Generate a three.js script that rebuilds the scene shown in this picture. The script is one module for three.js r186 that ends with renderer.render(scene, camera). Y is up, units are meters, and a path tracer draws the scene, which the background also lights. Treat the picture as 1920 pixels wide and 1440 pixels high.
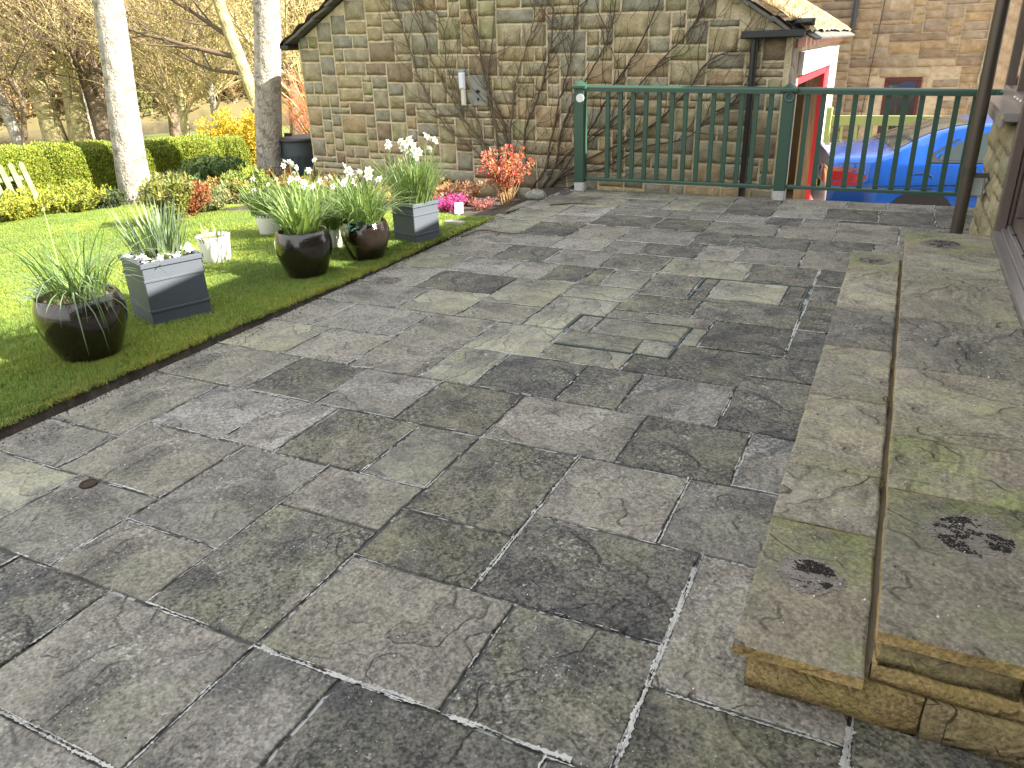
import * as THREE from 'three';
import { mergeGeometries } from 'three/addons/utils/BufferGeometryUtils.js';

// ---------- camera, sky, sun, exposure ----------
const scene = new THREE.Scene();
const D2R = Math.PI / 180;
const camera = new THREE.PerspectiveCamera(53.22, 4 / 3, 0.05, 600);
camera.position.set(0, 1.6, 0);
camera.rotation.set(-23.86 * D2R, 26.66 * D2R, -2.12 * D2R, 'YXZ');
const renderer = new THREE.WebGLRenderer({ antialias: true });
renderer.toneMapping = THREE.LinearToneMapping;
renderer.toneMappingExposure = 4.1;
renderer.shadowMap.enabled = true;
const SUN = new THREE.Vector3(1, 0.64, -0.06).normalize();
{
  const w = 256, h = 128, d = new Float32Array(w * h * 4);
  for (let y = 0; y < h; y++) for (let x = 0; x < w; x++) {
    const el = Math.max(0, Math.sin((y + 0.5 - h / 2) / h * Math.PI)), o = (y * w + x) * 4;
    const t = Math.pow(1 - el, 2.2), k = 0.5;
    d[o] = k * (0.88 + 0.12 * t); d[o + 1] = k * (0.92 + 0.06 * t); d[o + 2] = k * (0.98 - 0.08 * t); d[o + 3] = 1;
    if (y < h / 2) { d[o] = 0.1; d[o + 1] = 0.1; d[o + 2] = 0.09; }
  }
  const t = new THREE.DataTexture(d, w, h, THREE.RGBAFormat, THREE.FloatType);
  t.mapping = THREE.EquirectangularReflectionMapping; t.magFilter = t.minFilter = THREE.LinearFilter; t.needsUpdate = true;
  scene.background = t; scene.environment = t;
}
const sun = new THREE.DirectionalLight(new THREE.Color(1, 0.93, 0.82), 5.0);
sun.position.copy(SUN).multiplyScalar(60); sun.castShadow = true; sun.shadow.radius = 1;
Object.assign(sun.shadow.camera, { left: -45, right: 30, top: 40, bottom: -30, near: 1, far: 160 });
sun.shadow.mapSize.set(4096, 4096);
scene.add(sun); scene.add(sun.target);

// ---------- helpers ----------
let seed = 12345;
const R = () => { seed |= 0; seed = seed + 0x6D2B79F5 | 0; let t = Math.imul(seed ^ seed >>> 15, 1 | seed); t = t + Math.imul(t ^ t >>> 7, 61 | t) ^ t; return ((t ^ t >>> 14) >>> 0) / 4294967296; };
const rr = (a, b) => a + (b - a) * R();
const pick = a => a[Math.floor(R() * a.length)];
const clamp = (x, a = 0, b = 1) => Math.min(b, Math.max(a, x));
const sm = (a, b, x) => { const t = clamp((x - a) / (b - a)); return t * t * (3 - 2 * t); };
const mix = (a, b, t) => a + (b - a) * t;
const HT = new Float32Array(65536); for (let i = 0; i < 65536; i++) HT[i] = R();
function vn(x, y, p = 256) {            // value noise, wraps every p cells
  const xi = Math.floor(x), yi = Math.floor(y), fx = x - xi, fy = y - yi;
  const u = fx * fx * (3 - 2 * fx), v = fy * fy * (3 - 2 * fy);
  const x0 = ((xi % p) + p) % p, x1 = (x0 + 1) % p, y0 = ((yi % p) + p) % p, y1 = (y0 + 1) % p;
  const a = HT[y0 * 256 + x0], b = HT[y0 * 256 + x1], c = HT[y1 * 256 + x0], d = HT[y1 * 256 + x1];
  return a + (b - a) * u + (c - a) * v + (a - b - c + d) * u * v;
}
function fbm(x, y, o, p) { let s = 0, a = 0.5, n = 0; for (let i = 0; i < o; i++) { s += a * vn(x + i * 17, y + i * 31, p); n += a; a *= 0.5; x *= 2; y *= 2; p = Math.min(256, p * 2); } return s / n; }
const used = {};
function numbered(n) { const k = used[n] || 0; used[n] = k + 1; return k ? n + '_' + String(k).padStart(3, '0') : n; }
function sh(o) { o.castShadow = true; o.receiveShadow = true; return o; }
function tag(o, label, category, group) { o.userData.label = label; o.userData.category = category; if (group) o.userData.group = group; return o; }
function thing(name, label, category, p = [0, 0, 0], turn = 0, group) { const g = new THREE.Group(); g.name = numbered(name); g.position.set(...p); g.rotation.y = turn; scene.add(g); return tag(g, label, category, group); }
function part(name, geo, m, parent) { const o = sh(new THREE.Mesh(geo, m)); o.name = name; parent.add(o); return o; }
function struct(name, geo, m) { const o = sh(new THREE.Mesh(geo, m)); o.name = name; o.userData.kind = 'structure'; scene.add(o); return o; }
function tex(n, fn, srgb = false, m = n) {
  const d = new Uint8Array(n * m * 4), c = [0, 0, 0];
  for (let y = 0; y < m; y++) for (let x = 0; x < n; x++) {
    fn(x / n, y / m, c); const o = (y * n + x) * 4;
    for (let k = 0; k < 3; k++) { let v = clamp(c[k]); if (srgb) v = v <= 0.0031308 ? v * 12.92 : 1.055 * Math.pow(v, 1 / 2.4) - 0.055; d[o + k] = v * 255; }
    d[o + 3] = 255;
  }
  const t = new THREE.DataTexture(d, n, m, THREE.RGBAFormat, THREE.UnsignedByteType);
  t.wrapS = t.wrapT = THREE.RepeatWrapping; t.magFilter = THREE.LinearFilter; t.minFilter = THREE.LinearMipmapLinearFilter; t.generateMipmaps = true;
  if (srgb) t.colorSpace = THREE.SRGBColorSpace; t.needsUpdate = true; return t;
}
function ftex(n, fn) { const d = new Float32Array(n * n * 4); for (let y = 0; y < n; y++) for (let x = 0; x < n; x++) { const v = fn(x / n, y / n), o = (y * n + x) * 4; d[o] = d[o + 1] = d[o + 2] = v; d[o + 3] = 1; } const t = new THREE.DataTexture(d, n, n, THREE.RGBAFormat, THREE.FloatType); t.wrapS = t.wrapT = THREE.RepeatWrapping; t.magFilter = t.minFilter = THREE.LinearFilter; t.needsUpdate = true; return t; }
const lin = (r, g, b) => new THREE.Color().setRGB(r, g, b);
function mat(c, rough = 0.85, extra = {}) { return new THREE.MeshStandardMaterial({ color: Array.isArray(c) ? lin(...c) : c, roughness: rough, ...extra }); }
function leafMat(c, tr = 0.35, rough = 0.6) { return new THREE.MeshPhysicalMaterial({ color: lin(...c), roughness: rough, transmission: tr, thickness: 0, side: THREE.DoubleSide }); }
class MB {                               // loose triangle builder with optional vertex colours
  constructor(col = false) { this.p = []; this.n = []; this.uv = []; this.i = []; this.c = col ? [] : null; this.cc = [1, 1, 1]; }
  v(x, y, z, nx = 0, ny = 1, nz = 0, u = 0, w = 0) { this.p.push(x, y, z); this.n.push(nx, ny, nz); this.uv.push(u, w); if (this.c) this.c.push(...this.cc); return this.p.length / 3 - 1; }
  q(a, b, c, d) { this.i.push(a, b, c, a, c, d); }
  t(a, b, c) { this.i.push(a, b, c); }
  geo(flat = false) {
    const g = new THREE.BufferGeometry();
    g.setAttribute('position', new THREE.Float32BufferAttribute(this.p, 3)); g.setAttribute('normal', new THREE.Float32BufferAttribute(this.n, 3)); g.setAttribute('uv', new THREE.Float32BufferAttribute(this.uv, 2));
    if (this.c) g.setAttribute('color', new THREE.Float32BufferAttribute(this.c, 3));
    g.setIndex(this.i); if (flat === true) g.computeVertexNormals(); return g;
  }
  tube(pts, rad, sides = 6, uvs = 1) {    // pts: Vector3[], rad: number[] ; smooth tube along points
    let base = -1, L = 0; const up = new THREE.Vector3(), tg = new THREE.Vector3(), a = new THREE.Vector3(), b = new THREE.Vector3();
    let ref = new THREE.Vector3(0.31, 0.2, 0.93);
    for (let k = 0; k < pts.length; k++) {
      tg.copy(pts[Math.min(k + 1, pts.length - 1)]).sub(pts[Math.max(k - 1, 0)]).normalize();
      if (Math.abs(tg.dot(ref)) > 0.95) ref = new THREE.Vector3(0.93, 0.2, -0.31);
      a.copy(ref).addScaledVector(tg, -ref.dot(tg)).normalize(); b.crossVectors(tg, a); ref = a.clone();
      if (k) L += pts[k].distanceTo(pts[k - 1]);
      const s0 = this.p.length / 3;
      for (let s = 0; s <= sides; s++) {
        const th = s / sides * Math.PI * 2, c = Math.cos(th), d = Math.sin(th), nx = a.x * c + b.x * d, ny = a.y * c + b.y * d, nz = a.z * c + b.z * d, r = rad[k];
        this.v(pts[k].x + nx * r, pts[k].y + ny * r, pts[k].z + nz * r, nx, ny, nz, s / sides * rad[0] * 6.28 * uvs, L * uvs);
      }
      if (base >= 0) for (let s = 0; s < sides; s++) this.q(base + s, base + s + 1, s0 + s + 1, s0 + s);
      base = s0;
    }
  }
  blade(x, y, z, yaw, lean, len, w, droop, segs = 5, fold = 0) {   // strap leaf; lean from vertical, bending by droop
    const dx = Math.cos(yaw), dz = Math.sin(yaw), px = -dz, pz = dx; let a = lean, cx = x, cy = y, cz = z, prev = -1;
    for (let k = 0; k <= segs; k++) {
      const t = k / segs, ww = w * 0.5 * (t < 0.15 ? 0.75 + t * 1.6 : Math.pow(Math.max(0.02, 1 - Math.pow((t - 0.15) / 0.85, 2.2)), 0.7));
      const nx = -Math.cos(a) * dx, ny = Math.sin(a), nz = -Math.cos(a) * dz, s = this.p.length / 3, f = fold;
      this.v(cx - px * ww, cy, cz - pz * ww, nx - px * f, ny, nz - pz * f, 0, t * len); this.v(cx + px * ww, cy, cz + pz * ww, nx + px * f, ny, nz + pz * f, w, t * len);
      if (prev >= 0) this.q(prev, prev + 1, s + 1, s); prev = s;
      const st = len / segs; cx += Math.sin(a) * dx * st; cy += Math.cos(a) * st; cz += Math.sin(a) * dz * st; a += droop / segs;
    }
  }
}
const V3 = (x, y, z) => new THREE.Vector3(x, y, z);
function boxG(w, h, d, x = 0, y = 0, z = 0, b = 0) {     // box with its centre at x,y,z; b chamfers the edges
  let g;
  if (b > 0) {
    const s = new THREE.Shape(); const W = w / 2 - b, H = h / 2 - b;
    s.moveTo(-W, -H); s.lineTo(W, -H); s.lineTo(W, H); s.lineTo(-W, H); s.closePath();
    g = new THREE.ExtrudeGeometry(s, { depth: d - 2 * b, bevelEnabled: true, bevelThickness: b, bevelSize: b, bevelSegments: 1 }); g.translate(0, 0, -d / 2 + b);
  } else g = new THREE.BoxGeometry(w, h, d).toNonIndexed();
  g.translate(x, y, z); return g;
}
function merge(list) { return mergeGeometries(list.map(g => g.index ? g.toNonIndexed() : g)); }
function stoneG(w, h, d, rough = 0.012, bev = 0.008) {     // rock-faced block, face towards +z, origin at face centre
  const nx = 4, ny = 3, mb = new MB(), ou = R() * 5, ov = R() * 5, idx = [];
  for (let j = 0; j <= ny; j++) for (let i = 0; i <= nx; i++) {
    const e = i === 0 || j === 0 || i === nx || j === ny, jx = rr(-1, 1) * (e ? 0.004 : w * 0.05), jy = rr(-1, 1) * (e ? 0.005 : h * 0.06);
    const x = (i / nx - 0.5) * (w - (e ? 0 : 0)) + (i === 0 || i === nx ? rr(-0.003, 0.003) : jx), y = (j / ny - 0.5) * h + (j === 0 || j === ny ? rr(-0.005, 0.005) : jy);
    idx.push(mb.v(x, y, e ? -bev * rr(0.3, 1) : rr(0.1, 1) * rough, 0, 0, 1, ou + x, ov + y));
  }
  const at = (i, j) => idx[j * (nx + 1) + i];
  for (let j = 0; j < ny; j++) for (let i = 0; i < nx; i++) R() < 0.5 ? mb.q(at(i, j), at(i + 1, j), at(i + 1, j + 1), at(i, j + 1)) : (mb.t(at(i, j), at(i + 1, j), at(i, j + 1)), mb.t(at(i + 1, j), at(i + 1, j + 1), at(i, j + 1)));
  const ring = []; for (let i = 0; i < nx; i++) ring.push(at(i, 0)); for (let j = 0; j < ny; j++) ring.push(at(nx, j)); for (let i = nx; i > 0; i--) ring.push(at(i, ny)); for (let j = ny; j > 0; j--) ring.push(at(0, j));
  const back = ring.map(k => mb.v(mb.p[k * 3] * 0.99, mb.p[k * 3 + 1] * 0.98, -d, 0, 0, 1, ou + mb.p[k * 3] + d, ov + mb.p[k * 3 + 1]));
  for (let k = 0; k < ring.length; k++) { const n = (k + 1) % ring.length; mb.q(ring[k], back[k], back[n], ring[n]); }
  return mb.geo(true);
}
function packWall(W, H, uw, uh, ws, hs, skip) {           // random-coursed rubble: returns [x, y, w, h]
  const nx = Math.round(W / uw), ny = Math.round(H / uh), occ = new Uint8Array(nx * ny), out = [];
  for (let j = 0; j < ny; j++) for (let i = 0; i < nx; i++) {
    if (occ[j * nx + i]) continue; let w = pick(ws), h = pick(hs); if (j + h > ny) h = ny - j;
    let m = 0; while (m < w && i + m < nx && !occ[j * nx + i + m]) m++; if (i + m < nx && m === w) { let rest = 0; while (i + m + rest < nx && !occ[j * nx + i + m + rest] && rest < 3) rest++; if (rest > 0 && rest < 2) m += rest; } w = m;
    if (w <= 2 && h > 2) h = 2; 
    for (let b = 0; b < h; b++) for (let a = 0; a < w; a++) occ[(j + b) * nx + i + a] = 1;
    const s = [(i + w / 2) * uw, (j + h / 2) * uh, w * uw, h * uh]; if (!skip || !skip(s)) out.push(s);
  }
  return out;
}
function lawnY(x, z) {
  const d = Math.max(0, -4.6 - x), e = Math.max(0, -6.2 - z);
  return 0.015 - 0.055 * Math.min(d, 6) - 0.085 * Math.min(e, 3) * sm(3.0, 4.2, -x) - 0.03 * Math.min(Math.max(0, Math.hypot(x, z) - 13), 30);
}
// ---------- ground, lawn, river, hillside ----------
const soilTex = tex(512, (u, v, c) => { const f = fbm(u * 24, v * 24, 4, 24), g = vn(u * 200, v * 200, 200); const k = 0.03 + 0.06 * f * f + 0.03 * (g > 0.8 ? 1 : 0); c[0] = k * 1.25; c[1] = k * 0.98; c[2] = k * 0.75; }, true);
const turfTex = tex(512, (u, v, c) => { const f = fbm(u * 20, v * 20, 4, 20), g = fbm(u * 120, v * 120, 2, 120), k = 0.6 + 0.8 * f * g * 2; c[0] = 0.07 * k; c[1] = 0.115 * k; c[2] = 0.02 * k; }, true);
const M = {};
M.soil = mat([1, 1, 1], 1, { map: soilTex }); M.turf = mat([1, 1, 1], 1, { map: turfTex });
function sheet(x0, x1, z0, z1, nx, nz, fy, us = 1) {
  const mb = new MB(); for (let j = 0; j <= nz; j++) for (let i = 0; i <= nx; i++) { const x = mix(x0, x1, i / nx), z = mix(z0, z1, j / nz); mb.v(x, fy(x, z), z, 0, 1, 0, x * us, z * us); }
  for (let j = 0; j < nz; j++) for (let i = 0; i < nx; i++) { const a = j * (nx + 1) + i; mb.q(a, a + nx + 1, a + nx + 2, a + 1); } return mb.geo(true);
}
const edgeX = z => -3.575 - 0.07 * sm(-5.0, -2.6, z) - 0.035 * fbm(z * 2.3 + 40, 3.1, 3, 256) + 0.02 * (vn(z * 14 + 9, 7.7) - 0.5);   // ragged cut of the turf
{ // near lawn: rows run along z, the right rim follows the cut and drops into the soil channel
  const mb = new MB(), nz = 220, nx = 60, z0 = 3, z1 = -9.05;
  for (let j = 0; j <= nz; j++) { const z = mix(z0, z1, j / nz), e = edgeX(z);
    for (let i = 0; i <= nx + 1; i++) { const t = Math.min(1, i / nx), x = mix(e, -13.5, t * t * 0.4 + t * 0.6), y = i === 0 ? -0.06 : 0; const xx = i === 0 ? e + 0.012 : mix(e, -13.5, (i - 1) / nx * 0.4 * (i - 1) / nx + (i - 1) / nx * 0.6); mb.v(xx, i === 0 ? -0.06 : lawnY(xx, z), z, 0, 1, 0, xx * 0.8, z * 0.8); } }
  for (let j = 0; j < nz; j++) for (let i = 1; i <= nx; i++) { const a = j * (nx + 2) + i; mb.q(a, a + 1, a + nx + 3, a + nx + 2); }
  struct('lawn', mb.geo(true), M.turf);
  const eb = new MB(); for (let j = 0; j <= 700; j++) { const z = mix(z0, z1, j / 700), e = edgeX(z) + rr(-0.006, 0.006); eb.v(e + 0.018, -0.07, z, 1, 0, 0, 0, z); eb.v(e + rr(0.0, 0.012), -0.02, z, 1, 0, 0, 0.05, z); eb.v(e - 0.004, lawnY(e, z) + 0.002, z, 1, 0, 0, 0.1, z); } for (let j = 0; j < 700; j++) for (let i = 0; i < 2; i++) { const a = j * 3 + i; eb.q(a, a + 1, a + 4, a + 3); } struct('cut_turf_edge', eb.geo(true), M.soil);
}
struct('soil_channel', sheet(-3.9, -3.3, 3, -9.05, 6, 200, (x, z) => -0.06 + 0.02 * fbm(x * 20 + 60, z * 20 + 200, 3, 256), 1), M.soil);
{
  const mb = new MB(), nx = 60, nz = 24;
  for (let j = 0; j <= nz; j++) for (let i = 0; i <= nx; i++) { const x = mix(-7.9, -3.56, i / nx), z0 = -6.98 - 0.25 * sm(-3.8, -4.8, x) - 0.1 * vn(x * 3 + 40, 2), z = mix(z0, -9.1, j / nz); mb.v(x, lawnY(x, z) + (j === 0 ? -0.02 : 0.012 + 0.04 * fbm(x * 12 + 90, z * 12 + 90, 3, 256)), z, 0, 1, 0, x, z); }
  for (let j = 0; j < nz; j++) for (let i = 0; i < nx; i++) { const a = j * (nx + 1) + i; mb.q(a, a + 1, a + nx + 2, a + nx + 1); }
  struct('flower_bed', mb.geo(true), M.soil);
}
const grassFar = mat([0.16, 0.2, 0.05], 1, { map: tex(256, (u, v, c) => { const f = fbm(u * 10, v * 10, 4, 10); c[0] = 0.5 + f * 0.8; c[1] = 0.55 + f * 0.7; c[2] = 0.5 + f * 0.6; }) });
struct('meadow', sheet(-60, -11.6, -45, 20, 60, 60, (x, z) => lawnY(x, z) - 0.05 - (Math.hypot(x, z) > 38 ? 1.2 : 0), 0.2), grassFar);
struct('ground', new THREE.PlaneGeometry(500, 500).rotateX(-Math.PI / 2).translate(0, -2.6, 0), mat([0.12, 0.1, 0.06], 1));
// river: a band across the line of sight, its far bank rising into the wooded hillside
const RD = V3(-0.81, 0, -0.586), RT = V3(-0.586, 0, 0.81);   // away from the garden, along the river
const bankMat = mat([0.15, 0.125, 0.06], 1, { map: grassFar.map });
{
  const mb = new MB(); for (const [a, s] of [[30, -80], [30, 80], [52, 80], [52, -80]]) { const p = RD.clone().multiplyScalar(a).addScaledVector(RT, s); mb.v(p.x, -1.5, p.z, 0, 1, 0, a * 0.2, s * 0.2); } mb.q(3, 2, 1, 0);
  const wt = tex(256, (u, v, c) => { const k = fbm(u * 6, v * 40, 4, 6); c[0] = c[1] = c[2] = k; });
  const wm = mat([0.13, 0.11, 0.08], 0.16, { bumpMap: wt, bumpScale: 0.02 });
  struct('river', mb.geo(), wm);
  const hb = new MB(), NA = 40, NS = 50;
  for (let i = 0; i <= NA; i++) for (let j = 0; j <= NS; j++) { const a = 46 + (i / NA) ** 1.4 * 120, s = mix(-95, 95, j / NS), p = RD.clone().multiplyScalar(a).addScaledVector(RT, s);
    const y = -1.7 + 2.4 * sm(46, 49.5, a) + Math.max(0, a - 50) * 0.62 * sm(48, 75, a) + 1.5 * (fbm(a * 0.12 + 5, s * 0.12 + 50, 3, 256) - 0.5); hb.v(p.x, y, p.z, 0, 1, 0, a * 0.15, s * 0.15); }
  for (let i = 0; i < NA; i++) for (let j = 0; j < NS; j++) { const a = i * (NS + 1) + j; hb.q(a, a + NS + 1, a + NS + 2, a + 1); }
  struct('hillside', hb.geo(true), bankMat);
}
function hillY(a, s) { return -1.7 + 2.4 * sm(46, 49.5, a) + Math.max(0, a - 50) * 0.62 * sm(48, 75, a) + 1.5 * (fbm(a * 0.12 + 5, s * 0.12 + 50, 3, 256) - 0.5); }
// driveway below the terrace
const gravTex = tex(512, (u, v, c) => { const g = vn(u * 160, v * 160, 160), f = fbm(u * 8, v * 8, 4, 8), k = 0.22 + 0.16 * g + 0.14 * f; c[0] = k * 1.05; c[1] = k * 0.9; c[2] = k * 0.68; }, true);
struct('driveway', sheet(-1.25, 30, -8.74, -40, 10, 10, () => -0.88, 0.5), mat([1, 1, 1], 0.95, { map: gravTex, bumpMap: gravTex, bumpScale: 0.01 }));
// ---------- terrace: every slab a mesh of its own ----------
// slab faces: riven relief (bump) and colour patches (moss, lichen, lime crust, weathering, painted ledge shade)
const SLAB_M = 1.3;                         // metres covered by one slab texture
const out = [0, 0];
function slabHeight(sx, sy, ang, ox, oy) {
  const ca = Math.round(Math.cos(ang)), sa = Math.round(Math.sin(ang));
  return (u, v) => {
    const a = ca * u - sa * v, b = sa * u + ca * v, w = fbm(u * 3 + ox, v * 3 + oy, 3, 3), w2 = fbm(u * 14 + oy, v * 14 + ox, 3, 14);
    const s = fbm(a * sx + w * 0.9 + w2 * 0.26 + ox, b * sy + w * 1.2 + w2 * 0.3 + oy, 3, sy > sx ? sy : sx) * 5.2, f = s - Math.floor(s);
    out[0] = Math.floor(s); out[1] = f; return (Math.floor(s) + sm(0, 0.13, f) * 0.85 + 0.15 * f) / 5.2;
  };
}
const SL = {};
function slabKind(key, o) {
  const hf = slabHeight(o.sx, o.sy, o.ang || 0, o.ox, o.oy), n = 1024, hh = new Float32Array(n * n), lv = new Uint8Array(n * n), fr = new Float32Array(n * n);
  for (let y = 0; y < n; y++) for (let x = 0; x < n; x++) { hh[y * n + x] = hf(x / n, y / n); lv[y * n + x] = out[0]; fr[y * n + x] = out[1]; }
  const H = (u, v) => hh[(Math.floor(v * n) & (n - 1)) * n + (Math.floor(u * n) & (n - 1))];
  const crust = (u, v) => { const p = fbm(u * 6 + o.oy, v * 6 + o.ox, 4, 6), g = fbm(u * 128 + 3, v * 128 + 7, 2, 128); return sm(0.7 - o.crust * 0.3, 0.84 - o.crust * 0.24, p * 0.5 + g * 0.5); };
  const map = tex(n, (u, v, c) => {
    const big = fbm(u * 4 + o.ox * 3, v * 4 + o.oy * 3, 4, 4), med = fbm(u * 16 + 9, v * 16 + o.oy, 3, 16), fine = vn(u * 230 + 5, v * 230, 230), fin2 = vn(u * 120 + 11, v * 120 + o.ox, 120);
    const ix = (Math.floor(v * n) & (n - 1)) * n + (Math.floor(u * n) & (n - 1)), lay = HT[lv[ix] * 91 + Math.floor(o.ox * 37 + o.oy * 11 + o.sx * 5)], shadeGrime = sm(0.09, 0.0, Math.abs(fr[ix] - 0.03)) * sm(0.35, 0.65, vn(u * 13 + 3, v * 13 + 8, 13)) * 0.2;  // thin dark ledge lines: crevice shade painted in, with some lodged dirt
    const h = hh[ix], mo = sm(0.45 - o.moss * 0.3, 0.95 - o.moss * 0.3, big * 0.55 + med * 0.45), dk = sm(0.5, 0.72, fbm(u * 7 + 31, v * 7 + o.ox + 20, 4, 7)) * o.dark * 1.35;
    const k = 0.72 + 0.36 * med + 0.5 * (fine - 0.5) * o.grain + 0.4 * (fin2 - 0.5) * o.grain + 0.3 * (lay - 0.5) + 0.22 * (fbm(u * 3 + 7, v * 9 + o.ox + 5, 3, 9) - 0.5);
    const kk = 1 + (k - 0.97) * 1.35; for (let i = 0; i < 3; i++) { let x = mix(o.c[i], o.m[i], mo); x = mix(x, o.d[i], dk); x *= Math.max(0.25, kk) * (1 - shadeGrime); c[i] = x; }
    const cr = crust(u, v) * (0.35 + 0.5 * fine); for (let i = 0; i < 3; i++) c[i] = mix(c[i], [0.46, 0.445, 0.42][i], cr * 0.75);
    const sp = vn(u * 256 + 77, v * 256 + o.oy, 256) + 0.12 * (fbm(u * 9 + 2, v * 9 + o.ox, 3, 9) - 0.5); if (sp > 0.945) for (let i = 0; i < 3; i++) c[i] = mix(c[i], 0.52, Math.min(1, (sp - 0.93) * 22 * o.speck));
    const s2 = vn(u * 150 + 13, v * 150 + 57 + o.ox, 150); if (s2 > 0.92) for (let i = 0; i < 3; i++) c[i] *= 1 - (s2 - 0.92) * 7;
  }, true);
  const bump = ftex(n, (u, v) => { const g = fbm(u * 128, v * 128, 2, 128), m = fbm(u * 20 + 5, v * 20 + 9, 4, 20), w = fbm(u * 4 + o.ox, v * 4 + 6, 2, 4), rip = fbm(u * (o.sy > o.sx ? 5 : 20) + w * 2.5, v * (o.sy > o.sx ? 24 : 7) + w * 4, 3, 24); return 0.62 * H(u, v) + 0.2 * rip + 0.12 * m + 0.02 * g + 0.015 * crust(u, v); });
  SL[key] = { map, bump };
}
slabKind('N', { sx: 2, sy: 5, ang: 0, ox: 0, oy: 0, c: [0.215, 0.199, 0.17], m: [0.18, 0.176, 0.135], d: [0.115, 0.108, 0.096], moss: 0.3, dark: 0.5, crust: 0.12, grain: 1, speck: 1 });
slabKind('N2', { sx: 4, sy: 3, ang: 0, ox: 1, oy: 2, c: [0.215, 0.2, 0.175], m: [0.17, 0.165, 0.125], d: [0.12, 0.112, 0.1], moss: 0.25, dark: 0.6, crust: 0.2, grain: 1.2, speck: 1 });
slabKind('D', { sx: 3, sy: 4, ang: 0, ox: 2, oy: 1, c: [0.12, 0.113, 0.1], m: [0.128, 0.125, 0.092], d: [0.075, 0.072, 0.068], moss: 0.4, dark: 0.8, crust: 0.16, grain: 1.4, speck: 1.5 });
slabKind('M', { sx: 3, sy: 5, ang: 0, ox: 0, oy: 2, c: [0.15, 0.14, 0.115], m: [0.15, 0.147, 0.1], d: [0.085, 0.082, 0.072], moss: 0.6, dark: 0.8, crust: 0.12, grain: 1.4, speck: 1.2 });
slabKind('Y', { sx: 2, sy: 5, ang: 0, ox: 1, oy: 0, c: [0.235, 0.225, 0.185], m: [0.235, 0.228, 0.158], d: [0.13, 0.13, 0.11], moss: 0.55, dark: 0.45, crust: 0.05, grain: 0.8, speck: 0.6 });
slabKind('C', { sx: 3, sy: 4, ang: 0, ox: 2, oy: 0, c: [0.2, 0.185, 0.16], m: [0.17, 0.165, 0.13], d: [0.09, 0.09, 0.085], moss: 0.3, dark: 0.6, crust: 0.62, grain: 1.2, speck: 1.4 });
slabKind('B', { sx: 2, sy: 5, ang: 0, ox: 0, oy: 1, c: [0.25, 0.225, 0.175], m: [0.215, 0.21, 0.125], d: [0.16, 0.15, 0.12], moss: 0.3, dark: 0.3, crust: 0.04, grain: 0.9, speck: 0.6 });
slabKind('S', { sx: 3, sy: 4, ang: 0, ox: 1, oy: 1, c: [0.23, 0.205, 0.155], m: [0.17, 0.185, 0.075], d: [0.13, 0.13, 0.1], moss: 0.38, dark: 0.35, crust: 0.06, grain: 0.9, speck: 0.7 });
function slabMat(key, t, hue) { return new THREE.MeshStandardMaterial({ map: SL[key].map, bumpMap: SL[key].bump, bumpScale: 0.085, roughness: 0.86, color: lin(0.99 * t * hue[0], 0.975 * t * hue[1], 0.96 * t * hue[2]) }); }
const matPool = {}; function slabMatPick(key) { const n = Math.floor(R() * 5), id = key + n; if (!matPool[id]) matPool[id] = slabMat(key, [0.84, 0.93, 0.98, 1.05, 1.14][n], [[1, 1, 1.01], [1.01, 1, 0.98], [0.99, 1, 1.03], [1.01, 1, 0.99], [1, 1, 1.02]][n]); return matPool[id]; }
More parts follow.
